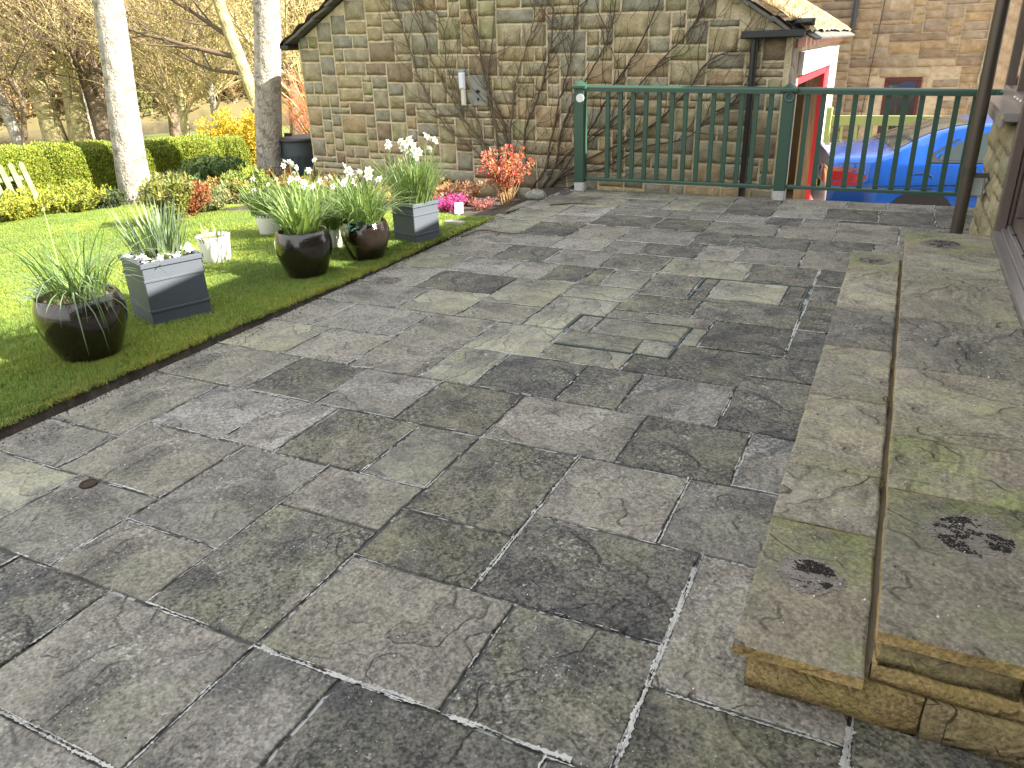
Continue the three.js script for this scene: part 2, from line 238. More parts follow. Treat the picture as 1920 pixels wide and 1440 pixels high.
// outline (x,z corners, any rectilinear polygon) -> slab with wobbly arrises
function slabG(poly, thick, jit = 0.0025, bev = 0.005, split = false) {
  const P = []; for (let k = 0; k < poly.length; k++) { const a = poly[k], b = poly[(k + 1) % poly.length], L = Math.hypot(b[0] - a[0], b[1] - a[1]), n = Math.max(2, Math.round(L / 0.06)); for (let s = 0; s < n; s++) { const c = s === 0 ? 0.6 : 1; P.push([mix(a[0], b[0], s / n) + rr(-jit, jit) * c, mix(a[1], b[1], s / n) + rr(-jit, jit) * c]); } }
  let area = 0; for (let k = 0; k < P.length; k++) { const a = P[k], b = P[(k + 1) % P.length]; area += a[0] * b[1] - b[0] * a[1]; } if (area < 0) P.reverse();
  const N = P.length, I = P.map((p, k) => { const a = P[(k + N - 1) % N], b = P[(k + 1) % N], tx = b[0] - a[0], tz = b[1] - a[1], l = Math.hypot(tx, tz), w = bev * rr(0.6, 1.8); return [p[0] - tz / l * w, p[1] + tx / l * w]; });
  const mb = new MB(), rot = Math.floor(R() * 2), x0 = Math.min(...poly.map(p => p[0])), z0 = Math.min(...poly.map(p => p[1])), ou = 0.01 + R() * 0.24, ov = 0.01 + R() * 0.24, uv = (x, z) => rot ? [ou + (z - z0) / SLAB_M, ov + (x - x0) / SLAB_M] : [ou + (x - x0) / SLAB_M, ov + (z - z0) / SLAB_M];
  const tx = rr(-0.004, 0.004), tz = rr(-0.004, 0.004), ty = rr(-0.0015, 0.0015), y = (x, z) => ty + tx * (x - x0) + tz * (z - z0);
  const top = I.map(p => mb.v(p[0], y(p[0], p[1]), p[1], 0, 1, 0, ...uv(p[0], p[1]))), s2 = P.map((p, k) => mb.v(p[0], y(p[0], p[1]) - bev * rr(0.6, 1.2), p[1], 0, 0.5, 0, ...uv(p[0], p[1]))), bot = P.map(p => mb.v(p[0], -thick, p[1], 0, 0, 0, ...uv(p[0], p[1])));
  for (const f of THREE.ShapeUtils.triangulateShape(I.map(p => new THREE.Vector2(p[0], p[1])), [])) mb.t(top[f[0]], top[f[2]], top[f[1]]);
  for (let k = 0; k < N; k++) { const n = (k + 1) % N; mb.q(top[k], top[n], s2[n], s2[k]); if (!split) mb.q(s2[k], s2[n], bot[n], bot[k]); }
  const g = mb.geo(true); if (!split) return g;
  const eb = new MB(); for (let k = 0; k < N; k++) { const a = s2[k] * 3, b = s2[(k + 1) % N] * 3, c = bot[k] * 3, d = bot[(k + 1) % N] * 3, id = [a, b, d, c].map(i => eb.v(mb.p[i], mb.p[i + 1], mb.p[i + 2], 0, 0, 1, mb.p[i] + mb.p[i + 2], mb.p[i + 1])); eb.q(...id); } return [g, eb.geo(true)];
}
const GX = i => -0.245 - 0.157 * i, GZ = k => -1.235 - 0.1585 * k, GAP = 0.006;
const terrace = new THREE.Group(); terrace.name = 'terrace'; terrace.userData.kind = 'structure'; scene.add(terrace);
const slabs = [
  // [i0,i1,k0,k1,kind] in paving modules; i counts from the steps to the lawn, k away from the house corner
  [8,12,-3,0,'N'],[12,15,-4,0,'D'],[15,19,-3,0,'D'],[19,21.2,-3,0,'N2'],[6,8,-5,0,'C'],[2,6,-4,0,'D'],[8,13,-7,-3,'N2'],[13,18,-7,-4,'N'],[15,21.2,-4,-3,'N2'],[6,8,-7,-5,'N'],
  [1,4,0,3,'M'],[4,8,0,3,'N2'],[1,2,-4,0,'M'],[-2.2,1,-2,2,'M'],[-7,-2.2,-2,3.2,'M'],[-2.2,1,2,6,'N2'],
  [5,8,3,5,'M'],[5,8,5,9,'M'],[1,5,3,6,'D'],[2,5,6,9,'N2'],[-1,2,6,9,'N'],
  [8,11,0,4,'M'],[8,11,4,6,'N2'],[8,10,6,9,'Y'],[10,13,6,9,'M'],[11,14,0,2,'N'],[11,14,2,6,'N'],[14,18,3,6,'N'],[14,17,0,3,'N'],[17,21.2,0,3,'Y'],
  [18,21.2,3,5,'N2'],[18,21.2,5,9,'N'],[15,18,6,9,'C'],[13,15,6,9,'C'],
  [17,21.2,9,12,'N'],[14,17,9,12,'M'],[11,14,9,12,'C'],[8,11,9,12,'M'],[4,8,9,12,'C'],[1,4,9,12,'D'],[-1,1,9,12,'C'],
  [18,21.2,12,15,'Y'],[15,18,12,15,'N2'],[15,19,15,18,'N2'],[19,21.2,15,18,'N2'],[12,15,12,18,'N'],[10,12,12,15,'Y'],[9,12,15,18,'Y'],[7,10,12,15,'D'],[5,7,12,15,'D'],[2,5,12,15,'C'],[-1,2,12,16,'D'],[-1,2,16,18,'D'],
  [5.9,9,15,16.5,'Y'],[1,4,18,21,'D'],[4,4.6,18,19.9,'Y'],[4,8.2,19.9,21,'N'],[5,8.2,21,23.3,'M'],[1,5,21,23.3,'M'],[-1,1,18,21,'D'],[-1,1,21,24,'D'],[-1,1,24,27,'D'],[-1,1,27,30,'D'],
  [5.8,8,23.3,26.8,'M'],[8,10,24,26.8,'Y'],[8,11,22,24,'Y'],[11,14,18,20.2,'N'],[11,14,20.2,24,'Y'],[14,17,18,21,'Y'],[17,21.2,18,21,'N'],[14,18,21,24,'D'],[18,21.2,21,24,'N2'],[18,21.2,24,26.8,'Y'],
  [15,18,24,26.8,'C'],[13,15,24,26.8,'N2'],[11,13,24,26.8,'M'],[10,11,24,26.8,'M'],[17,21.2,26.8,29.8,'N2'],[14,17,26.8,29.8,'D'],[11,14,26.8,29.8,'N2'],[8,11,26.8,29.8,'M'],[4,8,26.8,29.8,'Y'],[1,4,26.8,29.8,'M'],
  [15,19,29.8,32.4,'N2'],[19,21.4,29.8,32.4,'N'],[12,15,29.8,32.4,'N2'],[10,12,29.8,32.4,'N2'],[7,10,29.8,32.4,'D'],[5,7,29.8,33,'N2'],[2,5,29.8,33,'N2'],[-3,2,29.8,33.4,'N'],
  [15,18,32.4,35.8,'D'],[18,21.6,32.4,35.8,'Y'],[12,15,32.4,35.8,'N2'],[8,12,32.4,35.8,'N2'],[6,8,33,35.8,'D'],[2,6,33,35.8,'D'],[-1.1,2,33.4,35.8,'D'],[-6,-1.1,33.4,35.8,'N'],
  [11,15,35.8,39,'D'],[15,18,35.8,38,'N'],[18,21.8,35.8,39,'Y'],[15,18,38,41,'C'],[8,11,35.8,39,'D'],[4,8,35.8,38.8,'N'],[1,4,35.8,38.8,'N2'],[-2.2,1,35.8,40.6,'N'],[-7,-2.2,35.8,40.6,'N'],
  [11,15,39,41.5,'N2'],[8,11,39,41.5,'N2'],[5,8,38.8,41,'N2'],[3,5,38.8,41,'D'],[1,3,38.8,41,'N2'],[18,21.9,39,42,'Y'],
  [10,12,41.5,44.4,'Y'],[8,10,41.5,44.4,'Y'],[12,15,41.5,44.4,'C'],[15,18,41,44.4,'Y'],[18,21,42,44.4,'Y'],[5,8,41,44.6,'D'],[2,5,41,44.6,'N2'],[-1,2,41,44.6,'D'],[-4,-1,40.6,44.6,'D'],[-8,-4,40.6,44.6,'D'],
  [8,12,44.4,47.2,'Y'],[12,16,44.4,47.2,'Y'],[16,20,44.4,47.2,'Y'],[5,8,44.6,47.2,'N'],[1,5,44.6,47.2,'N2'],[-1.4,1,44.6,47.2,'Y'],[-4,-1.4,44.6,47.2,'N'],[-8,-4,44.6,47.2,'N'],
];
// yard outside the frame on the near side, so that the terrace goes on under the viewer
for (let i = -2; i < 22; i += 4) for (let k = -22; k < -4; k += 3) if (!(k >= -7 && i >= 6 && i < 17)) slabs.push([i, Math.min(i + 4, 21.2), k, k + 3, pick(['N', 'N2', 'D', 'M'])]);
const polyOf = ([i0, i1, k0, k1]) => [[GX(i0) - GAP, GZ(k0) - GAP], [GX(i0) - GAP, GZ(k1) + GAP], [GX(i1) + GAP, GZ(k1) + GAP], [GX(i1) + GAP, GZ(k0) - GAP]];
const CW = z => z;
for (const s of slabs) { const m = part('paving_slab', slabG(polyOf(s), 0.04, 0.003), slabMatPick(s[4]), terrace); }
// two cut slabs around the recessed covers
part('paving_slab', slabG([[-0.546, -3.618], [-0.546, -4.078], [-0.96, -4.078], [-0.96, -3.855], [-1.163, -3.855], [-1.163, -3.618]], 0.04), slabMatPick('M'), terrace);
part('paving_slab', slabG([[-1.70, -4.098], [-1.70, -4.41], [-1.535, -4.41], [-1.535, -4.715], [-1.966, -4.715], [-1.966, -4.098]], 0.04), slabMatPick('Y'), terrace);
// mortar bed: dark joints with lime bloom
const mortarTex = tex(1024, (u, v, c) => { const f = fbm(u * 12, v * 12, 4, 12), g = fbm(u * 90, v * 90, 3, 90), w = sm(0.52, 0.62, f * 0.6 + g * 0.4); const k = mix(0.045 + 0.05 * g, 0.42, w * 0.85); c[0] = k; c[1] = k; c[2] = k * 0.97; }, true);
M.mortar = mat([1, 1, 1], 0.95, { map: mortarTex, bumpMap: mortarTex, bumpScale: 0.006 });
{ const g = new THREE.PlaneGeometry(6.2, 12.4).rotateX(-Math.PI / 2).translate(-1.0, -0.008, -2.55); const uv = g.attributes.uv; for (let k = 0; k < uv.count; k++) uv.setXY(k, uv.getX(k) * 4, uv.getY(k) * 8);
  const g2 = g.clone(); const p = g2.attributes.position; for (let k = 0; k < 4; k++) { if (p.getX(k) < -3) p.setX(k, -3.56); else p.setX(k, 1.9); }
  const o = part('mortar_bed', g2, M.mortar, terrace); }
// lime mortar standing proud of the joints in broken runs
M.lime = mat([0.5, 0.49, 0.46], 0.95, { bumpMap: mortarTex, bumpScale: 0.004 });
{
  const mb = new MB(); const strand = (x0, z0, x1, z1, str, wmax, off0) => {
    const L = Math.hypot(x1 - x0, z1 - z0), n = Math.ceil(L / 0.006), dx = (x1 - x0) / L, dz = (z1 - z0) / L, px = -dz, pz = dx, o = R() * 90; let prev = -1;
    for (let k = 0; k <= n; k++) {
      const t = k / n * L, c = fbm(t * 11 + o, o, 4, 256) + str - 0.62, w = c > 0 ? Math.min(wmax, 0.0008 + c * 0.022) * rr(0.35, 1.5) : 0, off = off0 + 0.007 * (fbm(t * 14 + o, 3.3, 3, 256) - 0.5) + rr(-0.0008, 0.0008);
      if (w > 0.0007) { const l = w * rr(0.4, 1.2), r = w * rr(0.4, 1.2), x = x0 + dx * t + px * off, z = z0 + dz * t + pz * off, a = mb.v(x - px * l, 0.0018, z - pz * l, 0, 1, 0, x, z); mb.v(x, 0.0034, z, 0, 1, 0, x, z + 0.1); mb.v(x + px * r, 0.0018, z + pz * r, 0, 1, 0, x + 0.1, z); if (prev >= 0) { mb.q(prev, a, a + 1, prev + 1); mb.q(prev + 1, a + 1, a + 2, prev + 2); } prev = a; } else prev = -1;
    }
  };
  const run = (x0, z0, x1, z1, str, wmax) => { strand(x0, z0, x1, z1, str, wmax * 0.8, 0.0055); strand(x0, z0, x1, z1, str - 0.04, wmax * 0.8, -0.0055); if (wmax > 0.008) strand(x0, z0, x1, z1, str, wmax, 0); };
  for (const [i0, i1, k0, k1, ty] of slabs) { if (k0 < -4) continue; const b = k0 > 26 ? 0.02 : 0; run(GX(i0), GZ(k0), GX(i0), GZ(k1), rr(0.0, 0.27) + b, 0.0045); run(GX(i0), GZ(k0), GX(i1), GZ(k0), rr(-0.04, 0.2), 0.004); }
  run(-1.97, -0.76, -1.52, -0.76, 0.22, 0.011); run(-1.48, -1.235, -1.15, -1.235, 0.22, 0.009); run(-1.15, -1.24, -0.5, -1.245, 0.2, 0.01); run(-0.4, -1.3, -0.405, -2.1, 0.24, 0.009); run(0.1, -1.4, 0.1, -1.62, 0.4, 0.014); run(-0.35, -1.55, 0.1, -1.55, 0.26, 0.005); run(-1.03, -1.75, -1.03, -2.66, 0.22, 0.006); run(-0.4, -4.2, -0.4, -5.9, 0.26, 0.007);
  const o = part('lime_mortar', mb.geo(true), M.lime, terrace); o.userData.kind = 'stuff';
}
// two recessed inspection covers, each a steel tray with inlaid slab pieces
function cover(label, x0, x1, z0, z1, pieces) {
  const t = thing('inspection_cover', label, 'manhole cover', [0, 0, 0], 0, 'recessed inspection covers in the terrace');
  const w = 0.006, y = 0.0015, f = [];
  f.push(boxG(x1 - x0, 0.02, w, (x0 + x1) / 2, y - 0.01, z0), boxG(x1 - x0, 0.02, w, (x0 + x1) / 2, y - 0.01, z1), boxG(w, 0.02, z0 - z1 - w, x0 + w / 2, y - 0.01, (z0 + z1) / 2), boxG(w, 0.02, z0 - z1 - w, x1 - w / 2, y - 0.01, (z0 + z1) / 2));
  part('tray_rim', merge(f), mat([0.085, 0.12, 0.11], 0.65, { metalness: 0.4 }), t);
  const h = 0.003, g = [boxG(0.045, h, 0.07, x0 + 0.03, 0.001, mix(z0, z1, 0.42)), boxG(0.045, h, 0.07, x1 - 0.03, 0.001, mix(z0, z1, 0.42))]; for (const q of g) part('lifting_key_plate', q, mat([0.12, 0.13, 0.14], 0.55, { metalness: 0.6 }), t);
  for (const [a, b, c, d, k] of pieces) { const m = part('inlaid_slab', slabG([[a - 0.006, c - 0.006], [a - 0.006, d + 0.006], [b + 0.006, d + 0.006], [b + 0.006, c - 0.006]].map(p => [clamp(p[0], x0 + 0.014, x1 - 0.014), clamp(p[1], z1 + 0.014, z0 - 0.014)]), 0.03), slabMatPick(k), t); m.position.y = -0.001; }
}
cover('recessed inspection cover in the middle of the terrace, nearer one', -1.685, -0.975, -3.862, -4.397, [[-0.975, -1.18, -3.862, -4.1, 'Y'], [-1.18, -1.685, -3.862, -4.1, 'Y'], [-0.975, -1.53, -4.1, -4.397, 'Y'], [-1.53, -1.685, -4.1, -4.397, 'N']]);
cover('recessed inspection cover farther along, beside the lower step', -1.14, -0.425, -4.925, -5.47, [[-0.425, -0.55, -5.0, -5.47, 'M'], [-0.55, -1.03, -5.0, -5.47, 'Y'], [-1.03, -1.14, -4.925, -5.47, 'M'], [-0.425, -1.03, -4.925, -5.0, 'M']]);
// drain hole near the lawn, marks left by pots, soil and grit
tag(part('drain_hole', merge([new THREE.TorusGeometry(0.031, 0.006, 6, 20).rotateX(Math.PI / 2).translate(0, 0.002, 0), new THREE.CircleGeometry(0.03, 20).rotateX(-Math.PI / 2).translate(0, 0.0045, 0)]), mat([0.06, 0.035, 0.025], 0.9, { bumpMap: mortarTex, bumpScale: 0.02 }), scene), 'small rusty round drain hole near the left edge of terrace', 'drain').position.set(-2.81, 0.001, -1.67);
function potMark(label, x, y, z, r, soilAmt) {
  const t = thing('pot_mark', label, 'stain', [x, y, z], 0, 'round marks left by moved pots');
  const mb = new MB(), o = R() * 50;
  for (let k = 0; k < 5200; k++) { const a = R() * 6.2832, q = r * Math.pow(R(), 0.5) * 1.3, e = q / r + 0.5 * (fbm(Math.cos(a) * 2 + o, Math.sin(a) * 2 + o, 4, 256) - 0.5); if (e > 1 - 0.5 * R() * R()) continue; const x = Math.cos(a) * q, z = Math.sin(a) * q, s = rr(0.0015, 0.0055), b = R() * 6.28, y = rr(0.0012, 0.0028), n = mb.p.length / 3; for (let j = 0; j < 4; j++) mb.v(x + Math.cos(b + j * 1.57) * s * rr(0.6, 1.4), y, z + Math.sin(b + j * 1.57) * s * rr(0.5, 1.2), 0, 1, 0, x * 3 + 0.5, z * 3 + 0.5); mb.q(n + 3, n + 2, n + 1, n); }
  part('dust', mb.geo(), M.dust, t).userData.kind = 'stuff';
  const cb = new MB(); for (let k = 0; k < soilAmt * 2.6; k++) { const a = R() * 6.28, q = r * 0.78 * Math.sqrt(R()), px = Math.cos(a) * q, pz = Math.sin(a) * q; if (fbm(px * 26 + o, pz * 40 + o, 3, 256) < 0.49 + rr(-0.08, 0.08)) continue; const s = rr(0.001, 0.0035) * (r > 0.1 ? 1 : 0.8), n = cb.p.length / 3; for (let e = 0; e < 5; e++) { const b = e / 5 * 6.28 + R(); cb.v(px + Math.cos(b) * s * rr(0.7, 1.6), 0.003, pz + Math.sin(b) * s * rr(0.6, 1.3), 0, 1, 0); } cb.v(px, 0.004 + s * 0.5, pz); for (let e = 0; e < 5; e++) cb.t(n + e, n + 5, n + (e + 1) % 5); }
  const m = part('soil_crumbs', cb.geo(true), M.peat, t); m.userData.kind = 'stuff';
}
M.dust = mat([0.29, 0.255, 0.22], 0.95, { map: tex(256, (u, v, c) => { const f = fbm(u * 8, v * 8, 4, 8), g = vn(u * 90, v * 90, 90), k = 0.55 + 0.5 * f + 0.25 * (g - 0.5); c[0] = c[1] = c[2] = k; }) }); M.peat = mat([0.02, 0.016, 0.014], 1);
// ---------- the two stone steps by the sliding doors ----------
const steps = thing('stone_steps', 'pair of long flagstone steps with tan edges beside the sliding doors', 'steps');
M.stepEdge = mat([1.5, 1.15, 0.62], 0.9, { map: SL.B.map, bumpMap: SL.S.bump, bumpScale: 0.03 });
function treads(x0, x1, y, zs, kinds) {
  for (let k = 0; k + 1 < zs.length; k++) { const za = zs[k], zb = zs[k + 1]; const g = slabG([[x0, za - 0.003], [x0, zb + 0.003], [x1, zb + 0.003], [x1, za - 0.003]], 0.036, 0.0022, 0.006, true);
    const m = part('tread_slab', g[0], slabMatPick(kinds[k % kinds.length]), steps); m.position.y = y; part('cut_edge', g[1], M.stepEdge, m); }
}
treads(-0.2, 0.112, 0.165, [-1.62, -2.26, -2.64, -3.29, -3.93, -4.58, -5.21, -5.44, -5.95], ['S', 'B', 'B', 'B', 'N', 'B', 'B', 'S']);
treads(0.12, 0.64, 0.31, [-1.63, -2.33, -2.71, -3.37, -4.04, -4.72, -5.39, -6.03], ['S', 'S', 'B', 'N', 'B', 'B', 'S']);
M.riser = [[0.26, 0.2, 0.115], [0.2, 0.17, 0.11], [0.28, 0.22, 0.125], [0.17, 0.15, 0.105]].map(c => mat(c, 0.92, { map: SL.B.map, color: lin(c[0] * 4.6, c[1] * 4.6, c[2] * 4.6), bumpMap: SL.D.bump, bumpScale: 0.1 }));
function riserRow(face, a0, a1, y0, y1, fix, min, max) {      // stones along a riser; face 'z' towards the viewer or 'x' towards the lawn
  let a = a0; while (a < a1 - 0.02) { let w = rr(min, max); if (a1 - a - w < min * 0.6) w = a1 - a; const g = stoneG(w - 0.008, y1 - y0 - 0.004, 0.06, 0.007, 0.004); const m = part('riser_stone', g, pick(M.riser), steps);
    if (face === 'z') m.position.set(a + w / 2, (y0 + y1) / 2, fix); else { m.rotation.y = -Math.PI / 2; m.position.set(fix, (y0 + y1) / 2, -(a + w / 2)); } a += w; }
}
riserRow('z', -0.168, 1.0, 0.0, 0.127, -1.652, 0.1, 0.42);
riserRow('z', 0.12, 1.0, 0.128, 0.19, -1.655, 0.4, 0.6); riserRow('z', 0.132, 1.0, 0.192, 0.272, -1.652, 0.16, 0.4);
riserRow('x', 1.66, 5.93, 0.0, 0.127, -0.17, 0.2, 0.5); riserRow('x', 1.66, 6.0, 0.166, 0.272, 0.13, 0.2, 0.5);
part('mortar_core', merge([boxG(1.2, 0.125, 4.22, 0.46, 0.063, -3.8), boxG(0.95, 0.145, 4.27, 0.63, 0.2, -3.835)]), mat([0.26, 0.21, 0.13], 0.95, { bumpMap: mortarTex, bumpScale: 0.01 }), steps);
potMark('large round pot mark with dark soil on the near upper step', 0.34, 0.31, -2.13, 0.125, 900);
potMark('round pot mark filled with black soil at the near end of lower step', -0.05, 0.165, -1.985, 0.088, 1100);
potMark('round pot mark at the far end of the lower step', -0.06, 0.165, -5.68, 0.1, 250);
potMark('round pot mark at the far end of the upper step', 0.34, 0.31, -5.68, 0.13, 350);
potMark('round pot mark at the lawn edge beside the black pots', -3.36, 0.0, -4.62, 0.125, 200);
potMark('faint round mark at the foot of the corner railing post', -3.05, 0.0, -8.2, 0.16, 120);
potMark('faint round mark in front of the middle railing post', -1.36, 0.0, -8.26, 0.13, 60);
for (const [lb, x, y, z, n] of [['small moss tuft in the gap between the two steps, nearer one', 0.114, 0.166, -2.62, 60], ['moss tuft with dead needles halfway along the gap between steps', 0.114, 0.166, -3.3, 90], ['dark moss tuft at the far part of the gap between steps', 0.114, 0.166, -3.75, 60]]) { const t = thing('moss_tuft', lb, 'moss', [x, y, z], 0, 'moss in the gap between the steps'), mb = new MB(); for (let k = 0; k < n; k++) mb.blade(rr(-0.006, 0.006), 0, rr(-0.05, 0.05), R() * 6.28, rr(0.2, 1.3), rr(0.008, 0.024), 0.003, rr(0, 1), 2); part('moss', mb.geo(), mat([0.1, 0.09, 0.03], 0.95, { side: THREE.DoubleSide }), t).userData.kind = 'stuff'; }
// ---------- garage: gable wall of random-coursed stone ----------
const stoneTex = tex(512, (u, v, c) => { const f = fbm(u * 6, v * 6, 4, 6), g = fbm(u * 60, v * 60, 3, 60), k = 0.5 + 0.55 * f + 0.5 * (g - 0.5); c[0] = k * 1.02; c[1] = k; c[2] = k * (0.86 + 0.24 * f); });
const stoneBump = tex(512, (u, v, c) => { const f = fbm(u * 10, v * 14, 4, 14), g = fbm(u * 80, v * 80, 3, 80); c[0] = c[1] = c[2] = 0.65 * f + 0.35 * g; });
for (const t of [stoneTex, stoneBump]) t.repeat.set(2, 2);
const stoneMats = cols => cols.map(c => mat(c, 0.92, { map: stoneTex, bumpMap: stoneBump, bumpScale: 0.012 }));
const GW = stoneMats([[0.44, 0.385, 0.235], [0.42, 0.365, 0.225], [0.38, 0.34, 0.225], [0.47, 0.39, 0.23], [0.37, 0.35, 0.25], [0.34, 0.32, 0.245], [0.43, 0.35, 0.2], [0.39, 0.365, 0.195], [0.31, 0.24, 0.155], [0.46, 0.35, 0.205], [0.4, 0.35, 0.23], [0.33, 0.31, 0.225], [0.45, 0.38, 0.225], [0.41, 0.36, 0.24]]);
const garage = thing('stone_garage', 'stone garage with gable wall behind the green railing, covered by bare climber', 'garage');
const QW = stoneMats([[0.4, 0.37, 0.32], [0.36, 0.32, 0.25], [0.44, 0.42, 0.38]]);
const gTilt = x => -0.02 * (x + 4.4);
const GX0 = -7.62, GX1 = -1.17, GZW = -9.05, EAVE = 1.66, RIDGE = 3.55, GZ2 = -15.0;
{
  const s = new THREE.Shape(); const mid = (GX0 + GX1) / 2; s.moveTo(GX0, -1.3); s.lineTo(GX1, -1.3); s.lineTo(GX1, EAVE + gTilt(GX1)); s.lineTo(mid, RIDGE); s.lineTo(GX0, EAVE + gTilt(GX0)); s.closePath();
  const g = new THREE.ExtrudeGeometry(s, { depth: 0.3, bevelEnabled: false }); g.translate(0, 0, GZW - 0.3 - 0.0015);
  const wall = part('gable_wall', g, mat([0.66, 0.56, 0.37], 0.95, { map: stoneTex, bumpMap: stoneBump, bumpScale: 0.006 }), garage);
  const top = x => (x < mid ? mix(EAVE + gTilt(GX0), RIDGE, (x - GX0) / (mid - GX0)) : mix(RIDGE, EAVE + gTilt(GX1), (x - mid) / (GX1 - mid)));
  const list = packWall(GX1 - GX0 - 0.02, 2.9, 0.082, 0.083, [3, 3, 4, 4, 5, 5, 6, 2], [1, 2, 2, 2, 3, 3]);
  for (const [x, y, w, h] of list) {
    const X = GX0 + 0.01 + x, Y = -0.5 + y; if (Y > 2.5 || Y + h / 2 > top(X - w / 2) + 0.04 || Y + h / 2 > top(X + w / 2) + 0.04) continue;
    const m = part('stone', stoneG(w - 0.024, h - 0.024, 0.07, 0.011, 0.003), GW[Math.floor(R() * GW.length)], wall); m.position.set(X, Y + gTilt(X), GZW + 0.004); m.rotation.z = -0.02;
  }
  // quoins on the lit corner return
  for (let y = -0.45; y < 1.55; y += 0.2) { const m = part('quoin', stoneG(rr(0.22, 0.36), 0.185, 0.05, 0.016), pick(QW), wall); m.rotation.y = Math.PI / 2; m.position.set(GX1 + 0.012, y + 0.1 + gTilt(GX1), GZW - 0.24); }
}
// side wall with the garage door, sunlit
{
  const side = part('side_wall', merge([boxG(0.28, EAVE + 1.3, 0.55, GX1 - 0.14, (EAVE - 1.3) / 2 - 0.05, GZW - 0.6), boxG(0.28, EAVE + 1.3, 1.7, GX1 - 0.14, (EAVE - 1.3) / 2 - 0.05, -14.1), boxG(0.28, 0.2, 3.35, GX1 - 0.14, 1.42, -11.55)]), mat([0.45, 0.39, 0.29], 0.95, { map: stoneTex, bumpMap: stoneBump, bumpScale: 0.01 }), garage);
  part('back_wall', merge([boxG(6.2, 2.9, 0.25, -4.4, 0.15, GZ2 + 0.2), boxG(0.25, 2.9, 5.6, GX0 + 0.13, 0.15, -12.1)]), mat([0.3, 0.26, 0.18], 0.95), garage);
  const fr = part('white_door_frame', merge([boxG(0.06, 0.24, 3.6, GX1 + 0.03, 1.3, -11.55, 0.008), boxG(0.06, 2.08, 0.22, GX1 + 0.03, 0.14, -13.24, 0.008)]), mat([0.8, 0.79, 0.76], 0.5), garage);
  part('red_door_frame', merge([boxG(0.07, 0.1, 3.2, GX1 - 0.03, 1.12, -11.5, 0.006), boxG(0.07, 1.95, 0.11, GX1 - 0.03, 0.09, -13.06, 0.006)]), mat([0.55, 0.03, 0.045], 0.45), garage);
  part('frame_lining', merge([boxG(0.05, 0.1, 3.2, GX1 - 0.005, 1.225, -11.5, 0.004)]), mat([0.62, 0.3, 0.22], 0.7), garage);
  part('brick_fascia', boxG(0.05, 0.13, 5.7, GX1 + 0.015, 1.535, -12.1, 0.004), mat([0.55, 0.3, 0.22], 0.8), garage);
  const inn = mat([0.5, 0.36, 0.22], 0.8);
  part('inner_floor', boxG(5.9, 0.05, 5.4, -4.3, -0.9, -12.1), mat([0.3, 0.28, 0.25], 0.9), garage);
  for (let k = 0; k < 5; k++) part('inner_board', boxG(0.03, 2.0, 0.22, -2.2, 0.1, -13.0 + k * 0.235, 0.004), inn, garage);
  part('arched_hoop', new THREE.TorusGeometry(0.75, 0.025, 8, 30, Math.PI).rotateY(Math.PI / 2).translate(-1.75, 0.32, -12.1), mat([0.7, 0.68, 0.62], 0.5), garage);
}
